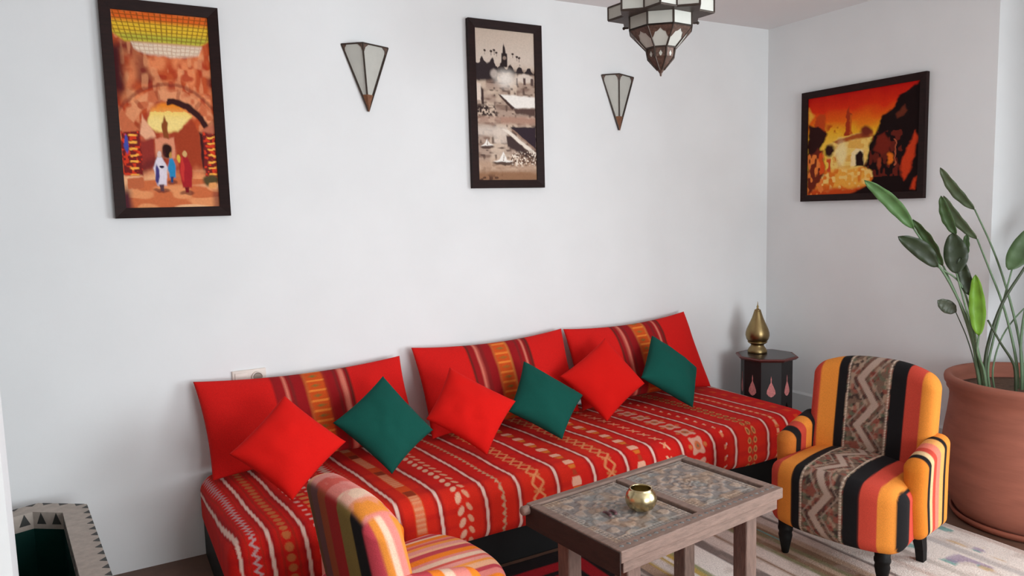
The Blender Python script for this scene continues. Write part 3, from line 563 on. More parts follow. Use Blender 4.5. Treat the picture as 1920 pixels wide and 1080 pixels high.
# ------------------------------------------------------------------ cushions
def pillow(name, corners, thick, label, cat_group, material=None, color_fn=None, n=40, pinch=.10, back=.7, seed=0, pw=.42, side=None):
    """corners: top-left, top-right, bottom-right, bottom-left seen from the room"""
    TL, TR, BR, BL = [np.array(c, float) for c in corners]
    S, T = np.meshgrid(np.linspace(-1, 1, n), np.linspace(-1, 1, n), indexing='ij')
    S = np.sign(S)*(1-(1-abs(S))**1.25); T = np.sign(T)*(1-(1-abs(T))**1.25)
    s2 = S*(1-(pinch if side is None else side)*(1-T**2)); t2 = T*(1-pinch*(1-S**2)); u, v = (s2+1)/2, (t2+1)/2
    P = (TL*(1-u)[..., None]+TR*u[..., None])*v[..., None]+(BL*(1-u)[..., None]+BR*u[..., None])*(1-v)[..., None]
    nrm = np.cross(TR-TL, BL-TL); nrm /= np.linalg.norm(nrm); nrm = nrm if nrm[1] < 0 else -nrm
    hh = (np.clip(1-S**2, 0, 1)*np.clip(1-T**2, 0, 1))**pw
    wr = (vnoise(np.stack([S.ravel()*2+seed*7, T.ravel()*2, T.ravel()*0], 1), 1.6, seed)-.5).reshape(S.shape)*.16
    ang = np.arctan2(T, S); crease = .05*np.sin(ang*9+seed)*np.clip(np.hypot(S, T)-.6, 0, 1)
    hf = thick*hh*(1+wr+crease); hb = thick*back*hh*(1+wr)
    A = (P+nrm*hf[..., None]).reshape(-1, 3); B = (P-nrm*hb[..., None]).reshape(-1, 3)
    idx = np.arange(n*n).reshape(n, n); border = np.zeros((n, n), bool); border[0] = border[-1] = True; border[:, 0] = border[:, -1] = True
    mp = np.zeros(n*n, int); bflat = border.ravel(); cnt = n*n
    for i in range(n*n):
        if bflat[i]: mp[i] = i
        else: mp[i] = cnt; cnt += 1
    V = np.concatenate([A, B[~bflat]]); q = np.stack([idx[:-1, :-1], idx[1:, :-1], idx[1:, 1:], idx[:-1, 1:]], -1).reshape(-1, 4)
    F = np.concatenate([q, mp[q][:, ::-1]])
    base = np.array([(BL+BR)[0]/2, (BL+BR)[1]/2, min(BL[2], BR[2])]); V = V-base
    colors = None
    if color_fn is not None:
        C = color_fn(S.ravel(), T.ravel()); colors = np.concatenate([C, C[~bflat]])
    o = mesh_obj(name, V, F, material or M_kilim, None, True, colors, loc=base)
    tag(o, label, 'cushion', cat_group)
    fix_normals(o); return o
def back_cushion_color(S, T, a0=-.12, a1=.62, seed=0):
    n = len(S); C = np.tile(rgb(208, 22, 18), (n, 1)); dk = rgb(150, 16, 22); wh = rgb(214, 120, 100); og = rgb(206, 78, 24)
    q = (S-a0)/(a1-a0); inb = (q > 0)*(q < 1); C = mixc(C, inb*1.0, dk)
    C = mixc(C, inb*sstep(.02, .008, abs(q-.02)), rgb(90, 30, 22))
    for c0, col, w in ((.15, wh, .014), (.22, rgb(120, 30, 28), .012), (.40, rgb(190, 90, 40), .008), (.645, rgb(196, 110, 50), .01), (.80, rgb(120, 30, 28), .012), (.90, wh, .016), (.98, rgb(90, 30, 22), .012)): C = mixc(C, inb*sstep(w+.012, w, abs(q-c0)), col)
    mid = sstep(.115, .105, abs(q-.525)); C = mixc(C, inb*mid, og); tt = T*4+seed; tq = (tt % 1)-.5
    C = mixc(C, inb*sstep(1.1, .8, abs(q-.525)/.08+abs(tq)/.2), rgb(168, 96, 34)); C = mixc(C, inb*mid*sstep(.06, .03, abs(abs(tq)-.45)), rgb(232, 130, 50))
    C = mixc(C, inb*sstep(1.1, .8, abs(q-.525)/.03+abs(tq)/.08), rgb(110, 110, 60))
    return C
yt, yb_ = 3.635, 3.475
def P_y(u, v, y): return on_y(u, v, y)
ZB = .428
cush = [((362, 716), (749, 667), 1.39, .385, -.34, .40, 'long red back cushion with striped kilim band, below the wall socket'),
        ((771, 652), (1052, 616), 2.385, 1.455, -.40, .42, 'long red back cushion with striped kilim band, middle of three on the banquette'),
        ((1056, 617), (1282, 584), 3.42, 2.405, -.36, .42, 'long red back cushion with striped kilim band, nearest the brass urn')]
for i, (tl, tr, xr, xl, a0, a1, lab) in enumerate(cush):
    pillow('back_cushion', (P_y(*tl, yt), P_y(*tr, yt), (xr, yb_, ZB), (xl, yb_, ZB)), .085, lab, 'long back cushions along the banquette', color_fn=lambda S, T, a0=a0, a1=a1, i=i: back_cushion_color(S, T, a0, a1, i*.3), n=90, pinch=.125, side=.03, back=.55, seed=i+1)
small = [('R', (533, 741), (649, 828), (548, 939), (429, 852), .55, .0, 'red square cushion propped beside the green cushion at the socket end'),
         ('G', (718, 705), (812, 806), (735, 889), (624, 793), .62, .1, 'dark green square cushion propped between two red cushions, over the gap'),
         ('R', (843, 689), (967, 752), (913, 854), (799, 786), .50, .25, 'red square cushion propped between two green cushions, middle of the banquette'),
         ('G', (982, 677), (1093, 741), (1054, 824), (954, 772), .80, .12, 'dark green square cushion propped in front of the middle back cushion'),
         ('R', (1134, 634), (1209, 719), (1138, 791), (1049, 706), .55, .2, 'red square cushion propped between two green cushions, near the side table'),
         ('G', (1222, 629), (1306, 690), (1299, 764), (1202, 708), .66, -.15, 'dark green square cushion at the end of the row by the side table')]
for i, (kind, a, b, c, d, k, yw, lab) in enumerate(small):
    B = on_z(*c, .43); n_ = np.array([yw, 1, -k]); cs = [on_plane(u, v, B, n_) for u, v in (a, b, c, d)]
    pillow('throw_cushion', cs, .075, lab, 'small throw cushions on the banquette', material=M_red if kind == 'R' else M_green, n=36, pinch=.06, back=.8, seed=i+11)

# ------------------------------------------------------------------ octagonal side table and brass urn
sz = 0.605; sx, sy = on_z(1437, 664, sz)[:2]
t = thing('side_table', 'small black octagonal side table with pink painted arches in the corner', 'side table', (sx, sy, 0), 0)
def octa(r, ph=math.pi/8): return [(r*math.cos(ph+k*math.pi/4), r*math.sin(ph+k*math.pi/4)) for k in range(8)]
PH = math.radians(22.5)-YAW*0+math.radians(8)
M_stop = mat('dark_lacquer_top', (52, 40, 40), 0.25, noise=0.15, nscale=12); M_sedge = mat('reddish_table_edge', (96, 40, 36), 0.4); M_pink = mat('pink_motif_paint', (214, 132, 130), 0.7, noise=0.2, nscale=80)
M_sbody = mat('black_lacquer_body', (30, 26, 27), 0.5, noise=0.1, nscale=15)
n = 8; ra, rb = .203, .186
v = [(*p, sz-.022) for p in octa(rb, PH)]+[(*p, sz-.008) for p in octa(ra, PH)]+[(*p, sz-.001) for p in octa(ra-.006, PH)]
f = [(i, (i+1) % 8, 8+(i+1) % 8, 8+i) for i in range(8)]+[(8+i, 8+(i+1) % 8, 16+(i+1) % 8, 16+i) for i in range(8)]+[tuple(range(7, -1, -1)), tuple(range(16, 24))]
mesh_obj('table_edge', v, f, M_sedge, t)
Geo().prism(octa(ra-.02, PH), sz-.006, sz).make('table_top', M_stop, t)
body = octa(.166, PH)
for k in range(8):
    a, b = np.array(body[k]), np.array(body[(k+1) % 8]); e = b-a; nn = np.array([e[1], -e[0]])/np.linalg.norm(e)
    Lh = np.linalg.norm(e); xs_ = np.linspace(0, 1, 13)
    # panel with a pointed arch cut at its foot
    arch = [(1.0, 0), (.84, 0), (.84, .16), (.72, .24), (.5, .31), (.28, .24), (.16, .16), (.16, 0), (0, 0)]
    out = [(0, sz-.022)]+[(1, sz-.022)]+[(x, z) for x, z in arch]
    P = [(*(a+e*x), z) for x, z in out]; Q = [(*(a+e*x-nn*.012), z) for x, z in out]; m_ = len(P)
    panel_ = fix_normals(mesh_obj('side_panel', P+Q, [tuple(range(m_)), tuple(range(2*m_-1, m_-1, -1))]+[(i, (i+1) % m_, m_+(i+1) % m_, m_+i) for i in range(m_)], M_sbody, t))
    mot = [(.5, .445), (.53, .425), (.52, .405), (.60, .385), (.70, .355), (.72, .335), (.62, .32), (.5, .312), (.38, .32), (.28, .335), (.30, .355), (.40, .385), (.48, .405), (.47, .425)]
    mot = [(x, .35+(z-.312)*1.05) for x, z in mot]; P = [(*(a+e*x+nn*.0012), z) for x, z in mot]; Q = [(*(a+e*x-nn*.001), z) for x, z in mot]; m_ = len(P)
    fix_normals(mesh_obj('painted_arch', P+Q, [tuple(range(m_)), tuple(range(2*m_-1, m_-1, -1))]+[(i, (i+1) % m_, m_+(i+1) % m_, m_+i) for i in range(m_)], M_pink, panel_))
up = on_z(1420, 661, sz)
t = thing('brass_urn', 'tall teardrop brass urn with pointed lid on the corner side table', 'ornament', (up[0], up[1], sz)); t.scale = (.76, .76, .90)
Geo().lathe([(.080, 0), (.084, .006), (.082, .02), (.072, .035), (.058, .05), (.055, .06), (.057, .066), (.075, .074), (.085, .085)], 36).make('foot', M_brass, t, True)
Geo().lathe([(.05, .076), (.075, .082), (.094, .105), (.102, .132), (.100, .156), (.092, .180), (.076, .21), (.060, .24), (.048, .265), (.038, .29), (.030, .312), (.027, .318)], 36).make('body', M_brass, t, True)
Geo().lathe([(.028, .316), (.029, .320), (.024, .325), (.012, .330), (.008, .338), (.011, .345), (.008, .352), (.004, .36), (.0025, .378), (.0005, .388)], 24).make('finial', M_brass, t, True)

# ------------------------------------------------------------------ carved coffee table
TZ = .50
RT = .0095
To = on_z(1165, 1035, TZ); Tr = on_z(1467, 915, TZ); ang = math.atan2(Tr[1]-To[1], Tr[0]-To[0]); TLn, TWd = .866, .512
t = thing('coffee_table', 'low rustic coffee table with carved weathered door-panel top', 'coffee table', (To[0], To[1], RT), ang)
TZ -= RT
def carve(x0, x1, y0, y1, z, seed):
    nx, ny = int((x1-x0)/.0042), int((y1-y0)/.0042)
    A, B = np.meshgrid(np.linspace(x0, x1, nx), np.linspace(y0, y1, ny), indexing='ij'); P3 = np.stack([A.ravel(), B.ravel(), A.ravel()*0], 1)
    cx, cy = (x0+x1)/2, (y0+y1)/2; hx, hy = (x1-x0)/2, (y1-y0)/2
    bord = np.minimum(hx-abs(A-cx), hy-abs(B-cy))
    g1 = np.cos((A-cx)*2*math.pi/.085)*np.cos((B-cy)*2*math.pi/.085); g2 = np.cos((A-cx+B-cy)*2*math.pi/.12)*np.cos((A-cx-B+cy)*2*math.pi/.12)
    field = sstep(-.05, .25, g1+.6*g2); r = np.hypot(A-cx, B-cy); ros = sstep(-.1, .2, np.cos(r*2*math.pi/.04)*np.cos(6*np.arctan2(B-cy, A-cx))); field = np.where(r < .085, ros, field)
    teeth = sstep(-.1, .1, np.cos((A+B)*2*math.pi/.03)*np.cos((A-B)*2*math.pi/.03)); hgt = np.where(bord < .032, teeth, field); hgt = hgt*sstep(0, .006, bord)*1.0; hgt = np.where(abs(bord-.034) < .004, 1.0, hgt)
    Zv = z-.004+.003*hgt
    C = np.tile(rgb(158, 140, 128), (A.size, 1)); hf = hgt.ravel(); n1 = vnoise(P3, 28, seed); n2 = vnoise(P3, 70, seed+1); n3 = vnoise(P3, 12, seed+2)
    C = mixc(C, (1-hf)*.65, rgb(118, 116, 116)); C = mixc(C, hf*sstep(.4, .7, n1)*.7, rgb(182, 160, 142)); C = mixc(C, sstep(.5, .75, n3)*.4, rgb(132, 138, 136)); C = mixc(C, sstep(.72, .84, n2)*.5, rgb(96, 80, 74)); C = mixc(C, sstep(.66, .8, vnoise(P3, 20, seed+4))*.4, rgb(162, 128, 98))
    idx = np.arange(nx*ny).reshape(nx, ny); F = np.stack([idx[:-1, :-1], idx[1:, :-1], idx[1:, 1:], idx[:-1, 1:]], -1).reshape(-1, 4)
    V = np.stack([A, B, Zv], -1).reshape(-1, 3); nb = len(V)
    rim = list(idx[:, 0])+list(idx[-1, 1:])+list(idx[-2::-1, -1])+list(idx[0, -2:0:-1]); V = np.concatenate([V, V[rim]*[1, 1, 0]+[0, 0, z-.030]]); C = np.concatenate([C, np.tile(rgb(70, 46, 38), (len(rim), 1))])
    m_ = len(rim); F = [tuple(q) for q in F]+[(rim[(i+1) % m_], rim[i], nb+i, nb+(i+1) % m_) for i in range(m_)]+[tuple(nb+i for i in range(m_-1, -1, -1))]
    return mesh_obj('carved_panel', V, F, M_carved, t, True, C, label='carved panel with worn grey-blue paint')
rail = .045
def rail_box(a, b, m_=M_old, nm='rail'): return Geo().box(a, b, .004).make(nm, m_, t)
near_rail = rail_box((0, 0, TZ-.042), (TLn, .058, TZ)); rail_box((0, TWd-.032, TZ-.042), (TLn, TWd, TZ+.002)); rail_box((0, .058, TZ-.042), (.035, TWd-.032, TZ)); rail_box((TLn-.04, .058, TZ-.042), (TLn, TWd-.032, TZ)); rail_box((.434, .058, TZ-.042), (.47, TWd-.032, TZ-.001)); Geo().box((.03, .05, TZ-.050), (TLn-.03, TWd-.03, TZ-.043)).make('bottom_board', M_black, t)
def edge_strip(x0, x1, y0, y1, seed):          # shallow carved band along the near rail
    pass
carve(.036, .416, .060, TWd-.034, TZ-.003, 5); carve(.471, TLn-.058, .060, TWd-.034, TZ-.003, 9)
# chip-carved rosettes along the near rail
Geo().box((-.005, .002, TZ-.085), (-.0005, TWd-.002, TZ-.004)).make('end_shade_board', M_shadew, t, label='added dark board standing in for the shaded table end')  # thin board added to paint shade onto the table's left end
ros = Geo()
for i in range(26):
    x = .03+i*(TLn-.06)/25; q = [(x-.010, .030), (x, .020), (x+.010, .030), (x, .040)]; o_ = .0025
    ros.add([(*p, TZ) for p in q]+[(x, .030, TZ+o_)], [(0, 1, 4), (1, 2, 4), (2, 3, 4), (3, 0, 4)])
ro = ros.make('chip_carving', mat('grey_blue_worn_paint', (112, 110, 108), .8, noise=.25, nscale=60), near_rail); ro['kind'] = 'stuff'
Geo().box((.02, .012, TZ-.085), (TLn-.02, .035, TZ-.042), .003).make('apron', M_old, t); Geo().box((.02, TWd-.035, TZ-.085), (TLn-.02, TWd-.012, TZ-.042), .003).make('apron', M_old, t)
Geo().box((.01, .035, TZ-.085), (.035, TWd-.035, TZ-.042), .003).make('apron', M_shadew, t); Geo().box((TLn-.035, .035, TZ-.085), (TLn-.01, TWd-.035, TZ-.042), .003).make('apron', M_shadew, t)
for lx in (.10, TLn-.135):
    for ly in (.075, TWd-.13):
        Geo().box((lx-.032, ly-.032, 0), (lx+.032, ly+.032, TZ-.05), .006).make('leg', M_oldleg, t)
g = Geo().lathe([(.016, 0), (.018, .006), (.018, .03), (.012, .036)], 14); v = [(-z+.002, TWd-.016+x, TZ-.018+y) for x, y, z in g.v]; fix_normals(mesh_obj('pivot_peg', v, g.f, M_old, t, True))
TZ += RT
bp = on_z(1202, 957, TZ-.006)
t2 = thing('brass_bowl', 'small round brass bowl with open top on the carved coffee table', 'bowl', (bp[0], bp[1], TZ-.0035))
Geo().lathe([(.018, 0), (.03, .003), (.045, .014), (.055, .032), (.058, .052), (.054, .072), (.045, .088), (.040, .094), (.0405, .098), (.0375, .098), (.036, .093), (.042, .085), (.050, .070), (.053, .052), (.049, .034), (.038, .018), (.02, .010), (.002, .009)], 40).make('bowl_body', M_brass2, t2, True).scale = (1, 1, .86)
tp = on_z(1143, 966, TZ-.005)
t3 = thing('carved_trinket', 'tiny dark reddish curled trinket lying beside the brass bowl', 'ornament', (tp[0], tp[1], TZ-.0035))
M_tr = mat('dark_plum_wood', (96, 62, 66), .6, noise=.3, nscale=80)
for k, (dx, r0) in enumerate(((-.012, .020), (.014, .018))):
    pts = [(dx+.008*math.cos(a), r0*math.sin(a), .006) for a in np.linspace(-2.2, 2.2, 12)]
    Geo().tube(pts, [.002+.004*math.sin(math.pi*i/11) for i in range(12)], 8).make('curled_pod', M_tr, t3, True)

# ------------------------------------------------------------------ armchairs
def stripes(x, spec):
    """spec: list of (upper limit, colour)"""
    C = np.tile(spec[-1][1], (len(x), 1)); lo = -9
    for hi, col in spec: C[(x >= lo) & (x < hi)] = col; lo = hi
    return C
def soft_stripes(x, spec, w=.004):
    C = np.tile(spec[0][1], (len(x), 1))
    for (lim, _), (_, col) in zip(spec[:-1], spec[1:]): C = mixc(C, sstep(lim-w, lim+w, x), col)
    return C
BK, RD, OG, CM, PK = rgb(17, 14, 16), rgb(190, 66, 50), rgb(222, 136, 52), rgb(214, 178, 132), rgb(222, 120, 100)
def kilim_band(a, L, C, lo, hi):
    """patterned grey-brown band lo..hi across the coordinate a, along L"""
    c0, hw = (lo+hi)/2, (hi-lo)/2; inb = (a > lo)*(a < hi); d = (a-c0)/hw; n = len(a); P3 = np.stack([a, L, a*0], 1)
    B = np.tile(rgb(108, 84, 70), (n, 1)); B = mixc(B, sstep(.5, .62, vnoise(P3, 60, 31)), rgb(150, 124, 104)); B = mixc(B, sstep(.6, .7, vnoise(P3, 75, 32)), rgb(62, 48, 42)); B = mixc(B, sstep(.62, .72, vnoise(P3, 50, 33))*.55, rgb(140, 56, 44)); B = mixc(B, sstep(.7, .8, vnoise(P3, 66, 36))*.7, rgb(84, 94, 74))
    p = .19; tri = abs(((L/p) % 1)*4-2)-1; B = mixc(B, sstep(.20, .14, abs(d-.38*tri)), rgb(166, 142, 128)); B = mixc(B, sstep(.07, .04, abs(abs(d-.38*tri)-.26))*.6, rgb(96, 54, 46)); B = mixc(B, sstep(.06, .03, abs(abs(d-.38*tri)-.45))*.7, rgb(150, 130, 116))
    B = mixc(B, sstep(.05, .02, abs(abs(d)-.92))*(.4+.6*(((L/.012) % 1) > .5)), rgb(206, 186, 166)); return np.where(inb[:, None], B, C)
def fab_main_right(a, L):
    w = .003
    C = soft_stripes(a, [(-.30, BK), (-.262, RD), (-.222, RD), (-.145, OG), (-.105, BK), (.085, BK), (.150, BK), (.215, RD), (.272, OG), (.305, BK), (.34, RD), (9, CM)], w)
    return kilim_band(a, L, C, -.105, .085)
def fab_arm_right(a, L):
    return soft_stripes(a, [(.10, OG), (.125, BK), (.165, rgb(226, 160, 90)), (.205, PK), (.235, RD), (.262, CM), (.288, BK), (9, rgb(206, 118, 34))], .003)
def fab_arm_right_far(a, L):
    return soft_stripes(a, [(.15, BK), (.205, OG), (.252, RD), (.298, BK), (9, rgb(190, 108, 40))], .003)
LP = [rgb(226, 132, 122), rgb(236, 176, 138), rgb(238, 128, 30), rgb(190, 64, 76), rgb(228, 150, 140), rgb(122, 100, 56), rgb(232, 196, 170), rgb(214, 92, 80), rgb(70, 50, 40), rgb(236, 148, 66)]
def fab_main_left(a, L):
    spec = []; x = -.36; i = 0; rs = np.random.RandomState(4); seq = [0, 1, 2, 4, 3, 6, 2, 0, 7, 9, 4, 1, 3, 2, 0, 6, 7, 4, 9, 1, 3, 0, 2]
    while x < .36: x += .016+.020*rs.rand(); spec.append((x, LP[seq[i % len(seq)]])); i += 1
    spec.append((9, LP[0])); return soft_stripes(a, spec, .003)
def fab_back_left(a, L):
    ol, br, dr, pu = rgb(120, 98, 50), rgb(92, 58, 36), rgb(150, 26, 24), rgb(96, 58, 58)
    C = soft_stripes(a, [(-.25, PK), (-.17, BK), (-.09, ol), (0, dr), (.07, rgb(140, 62, 30)), (.15, pu), (.22, br), (9, ol)], .004)
    return C
def fab_top_left(a, L):
    P3 = np.stack([a, L, a*0], 1); C = soft_stripes(a, [(-.22, LP[0]), (-.15, OG), (-.08, LP[6]), (0, LP[0]), (.1, LP[7]), (.17, LP[4]), (9, LP[1])], .006)
    return mixc(C, sstep(.5, .65, vnoise(P3, 26, 51))*.5, LP[4])
def fab_arm_left(a, L):
    return soft_stripes(a, [(.10, LP[0]), (.16, LP[3]), (.20, LP[2]), (.235, LP[6]), (.29, LP[0]), (9, LP[2])], .004)

def armchair(label, loc, rz, style, size=1.0):
    t = thing('armchair', label, 'armchair', loc, rz, None); left = style == 'left'; t.scale = size if hasattr(size, '__len__') else (size,)*3
    # --- seat: x forward, y left
    hs = np.array([.272, .272, .135]); V, F = rbox(hs, .055, (70, 90, 34), 7); X = V[:, 0]+.252; Y = V[:, 1]; Z = V[:, 2]+.285
    fr = np.clip((X-.1)/.42, 0, 1); Yn = Y*(1+.10*fr); Xn = X-.085*(abs(Y)/.272)**3*fr; top = np.clip((Z-.2)/.2, 0, 1)
    Zn = Z+top*(.038*(1-(Y/.28)**2)*np.clip(1.2-((X-.26)/.30)**2, 0, 1.2)); Zn = np.where(Z < .2, Zn+.012*(abs(Y)/.272)**2*0, Zn)
    Lc = np.where(X > .47, .5+(.42-Z), X)
    colf = fab_main_left if left else fab_main_right
    a = Yn if not left else -Yn
    a2 = np.where(abs(V[:, 1]) > .262, np.sign(a)*(.285+np.clip(.52-X, 0, .3)*.9*0+np.clip(.50-X, 0, .5)*.35), a)
    mesh_obj('seat', np.stack([Xn, Yn, Zn], 1), F, M_kilim, t, True, colf(a2, Lc))
    # --- backrest
    hb = np.array([.058, .278, .33]); V, F = rbox(hb, .05, (8, 90, 100), 7); X = V[:, 0]; Y = V[:, 1]; Z = V[:, 2]+.505
    tt = (Z-.175)/.66; Zn = Z+np.clip((Z-.6)/.235, 0, 1)*(.034-.058*(abs(Y)/.278)**2.6); rec = .085*(1-tt); bulge = np.where(X > 0, .02*np.sin(np.clip(tt, 0, 1)*math.pi)*(1-(Y/.278)**2), 0)
    Xn = X+rec+bulge+.035*(abs(Y)/.278)**2.2; Yn = Y*(1-.05*np.clip((.5-Z)/.4, 0, 1))
    if left:
        C = fab_back_left(Y, Z); topm = sstep(.79, .83, Zn+.02*(abs(Y)/.278)**2.6)*sstep(-.055, -.04, X); Ct = fab_top_left(Y, X*2+Z); C = C*(1-topm[:, None])+Ct*topm[:, None]
        nearm = sstep(-.225, -.24, Y)[:, None]; Cn = soft_stripes(X+.02*(Zn-.7), [(-.034, LP[3]), (-.012, OG), (.008, LP[6]), (.034, LP[0]), (9, OG)], .004); C = C*(1-nearm)+Cn*nearm
        Zn = Zn-.045*np.clip((-Y-.10)/.178, 0, 1)**2*np.clip((Z-.55)/.25, 0, 1)
        frontm = (X > .045)*(Y > -.235); C = np.where(frontm[:, None], fab_main_left(-Y, Z), C)
    else: C = fab_main_right(Y*.97, Z+.1)
    mesh_obj('backrest', np.stack([Xn, Yn, Zn], 1), F, M_kilim, t, True, C)
    # --- arms
    for sg in (-1, 1):
        ha = np.array([.155, .043, .195]); V, F = rbox(ha, .041, (60, 4, 40), 8); X = V[:, 0]+.185; Y = V[:, 1]; Z = V[:, 2]+.375
        Zn = Z+np.clip((Z-.25)/.3, 0, 1)*(.02-.075*np.clip((X-.03)/.31, 0, 1)**1.3); Yn = Y*(1+.10*np.clip((Z-.42)/.15, 0, 1))+sg*.285; Xn = X-.03*np.clip((.35-Z)/.2, 0, 1)*np.clip((X-.1)/.2, 0, 1)
        C = fab_arm_left(X, Z) if left else (fab_arm_right(X, Z) if sg > 0 else fab_arm_right_far(X, Z))
        mesh_obj('arm', np.stack([Xn, Yn, Zn], 1), F, M_kilim, t, True, C)
    for sg in (-1, 1):
        Geo().lathe([(.013, 0), (.016, .004), (.020, .03), (.026, .06), (.031, .085), (.028, .10), (.033, .112), (.033, .122), (.03, .13), (.034, .175)], 20, (.43, sg*.215, 0)).make('leg', M_black, t, True, label='turned black front leg')
        pts = [(.075, sg*.235, 0), (.085, sg*.235, .06), (.105, sg*.232, .13), (.13, sg*.23, .22)]; hw = [.019, .022, .027, .034]; v = []
        for (x, y, z), w in zip(pts, hw): v += [(x-w, y-w*.8, z), (x+w, y-w*.8, z), (x+w, y+w*.8, z), (x-w, y+w*.8, z)]
        f = [(4*i+k, 4*i+(k+1) % 4, 4*i+4+(k+1) % 4, 4*i+4+k) for i in range(3) for k in range(4)]+[(3, 2, 1, 0), (12, 13, 14, 15)]
        mesh_obj('leg', v, f, M_black, t, False, label='splayed black rear leg')
    return t
armchair('armchair in wide orange, black, red and patterned kilim stripes beside terracotta pot', (3.115, 2.095, RT), math.radians(191), 'right')
armchair('armchair in narrow pink, orange and olive stripes in front of the banquette', (0.622, 2.25, RT), math.radians(9.2), 'left', (1.04, .86, .86))

# ------------------------------------------------------------------ potted plant
px_, py_ = 3.945, 1.836
t = thing('saucer', 'round terracotta saucer under the big plant pot', 'saucer', (px_, py_, 0)); 
bpy.data.objects.remove(t)
sa = Geo().lathe([(.30, 0.001), (.325, .004), (.335, .018), (.336, .034), (.328, .036), (.322, .022), (.30, .014), (.01, .014)], 56).make('saucer', M_saucer, None, True, loc=(px_, py_, 0)); tag(sa, 'round terracotta saucer under the big plant pot', 'saucer')
plant = thing('potted_plant', 'tall long-stemmed leafy plant in a large terracotta pot by the wall corner', 'plant', (px_, py_, .0145))
Geo().lathe([(.29, 0), (.31, .012), (.338, .06), (.362, .12), (.379, .19), (.386, .26), (.383, .33), (.374, .42), (.362, .50), (.354, .57), (.353, .60), (.357, .625), (.368, .640), (.369, .655), (.378, .668), (.381, .685), (.378, .700), (.366, .707), (.350, .704), (.340, .690), (.335, .66), (.333, .63), (.01, .625)], 64).make('pot', M_terra, plant, True)
Geo().lathe([(.332, .600), (.332, .632), (.25, .640), (.1, .645), (.002, .646)], 40).make('soil', M_soil, plant, True)
DEP = float(np.dot(np.array([px_, py_, .6])-CAM_P, CAM_D)); O = np.array([px_, py_, .0145])
def cp(x, y): return (1580+x/2.571, 300+y/2.571)
def leaf_mat(name, c): return mat(name, c, .45, noise=.18, nscale=14, bump=.1, bscale=40, stretch=(1, 1, 1))
ML = {'b': leaf_mat('bright_leaf', (88, 126, 74)), 'm': leaf_mat('mid_leaf', (70, 96, 56)), 'd': leaf_mat('dark_leaf', (42, 56, 32)), 'o': leaf_mat('olive_leaf', (84, 98, 70)), 'l': leaf_mat('lime_leaf', (118, 166, 52)), 'g': leaf_mat('grey_leaf', (86, 94, 78))}
M_stem = mat('green_stem', (104, 130, 98), .5, noise=.15, nscale=20); M_stemd = mat('dark_stem', (66, 78, 56), .5, noise=.15, nscale=20)
def bez(pts, n=18):
    pts = [np.array(p) for p in pts]; out = []
    P = [2*pts[0]-pts[1]]+pts+[2*pts[-1]-pts[-2]]
    for i in range(1, len(P)-2):
        for k in range(n // (len(pts)-1)+1):
            s_ = k/(n // (len(pts)-1)+1); a, b, c, d = P[i-1], P[i], P[i+1], P[i+2]
            out.append(.5*((2*b)+(-a+c)*s_+(2*a-5*b+4*c-d)*s_*s_+(-a+3*b-3*c+d)*s_**3))
    out.append(pts[-1]); return out
def stem(px, offs, r0, r1, material=M_stem):
    base = np.array([*px[-1]]); pts = [at_depth(*cp(*p), DEP+o)-O for p, o in zip(px, offs)]
    root = pts[-1].copy(); pts.append(np.array([root[0]*.9, root[1]*.9, .60]))
    c = bez(pts); n = len(c); Geo().tube(c, [.75*(r0+(r1-r0)*i/(n-1)) for i in range(n)], 8).make('stem', material, plant, True)
def leaf(tip, base, wpx, mk, off0=0.0, off1=0.0, bow=0.0, fold=.35, twist=0.0, peak=.45):
    A = at_depth(*cp(*base), DEP+off0)-O; B = at_depth(*cp(*tip), DEP+off1)-O; ax = B-A; L = np.linalg.norm(ax); ax /= L
    view = (A+O-CAM_P); view /= np.linalg.norm(view); side = np.cross(ax, view); side /= np.linalg.norm(side); nrm = np.cross(side, ax)
    sd = side*math.cos(twist)+nrm*math.sin(twist); nm = np.cross(sd, ax); w = wpx/2.571/F_PX*DEP/2/max(.35, math.cos(twist))
    n = 20; v = []; f = []
    for i in range(n+1):
        s_ = i/n; ww = w*(math.sin(math.pi*min(1, (s_/peak*.5 if s_ < peak else .5+(s_-peak)/(1-peak)*.5)))**.62)+.0015
        c = A+ax*L*s_+side*bow*L*math.sin(math.pi*s_)+nm*.06*L*math.sin(math.pi*s_)
        for q in (-1, -.5, 0, .5, 1): v.append(c+sd*ww*q+nm*(-ww*fold*abs(q)+.004*math.sin(s_*25+q)*abs(q)))
    for i in range(n):
        for k in range(4): f.append((i*5+k, i*5+k+1, (i+1)*5+k+1, (i+1)*5+k))
    o = mesh_obj('leaf', v, f, ML[mk], plant, True); sm = o.modifiers.new('thickness', 'SOLIDIFY'); sm.thickness = .0016; sm.offset = 0
    return o
leaf((105, 97), (342, 332), 62, 'b', 0, -.10, -.03, .45, .2)
leaf((338, 285), (484, 512), 44, 'm', .02, .05, -.02, .6, .5)
leaf((268, 368), (458, 516), 78, 'd', .0, -.05, -.06, .3)
leaf((470, 36), (636, 240), 46, 'o', .08, .12, .06, .4, .3)
leaf((474, 172), (546, 362), 46, 'm', .03, .03, .05, .5, .3)
leaf((486, 172), (648, 382), 44, 'o', .05, .1, .07, .4, .3)
leaf((528, 352), (548, 548), 100, 'd', -.02, .0, -.03, .3)
leaf((600, 358), (588, 486), 34, 'm', .02, .04, .02, .5, .4)
leaf((566, 468), (618, 656), 56, 'd', -.03, -.02, .03, .4)
leaf((640, 552), (656, 848), 66, 'l', -.05, -.06, .0, .5, .2, peak=.42)
leaf((458, 676), (546, 734), 62, 'g', .06, .06, .0, .25)
leaf((905, 330), (800, 530), 96, 'm', -.02, .0, -.04, .25)
leaf((1010, 380), (905, 500), 90, 'm', -.05, -.05, .03, .3); leaf((1060, 560), (960, 640), 80, 'd', .02, .02, .03, .3)
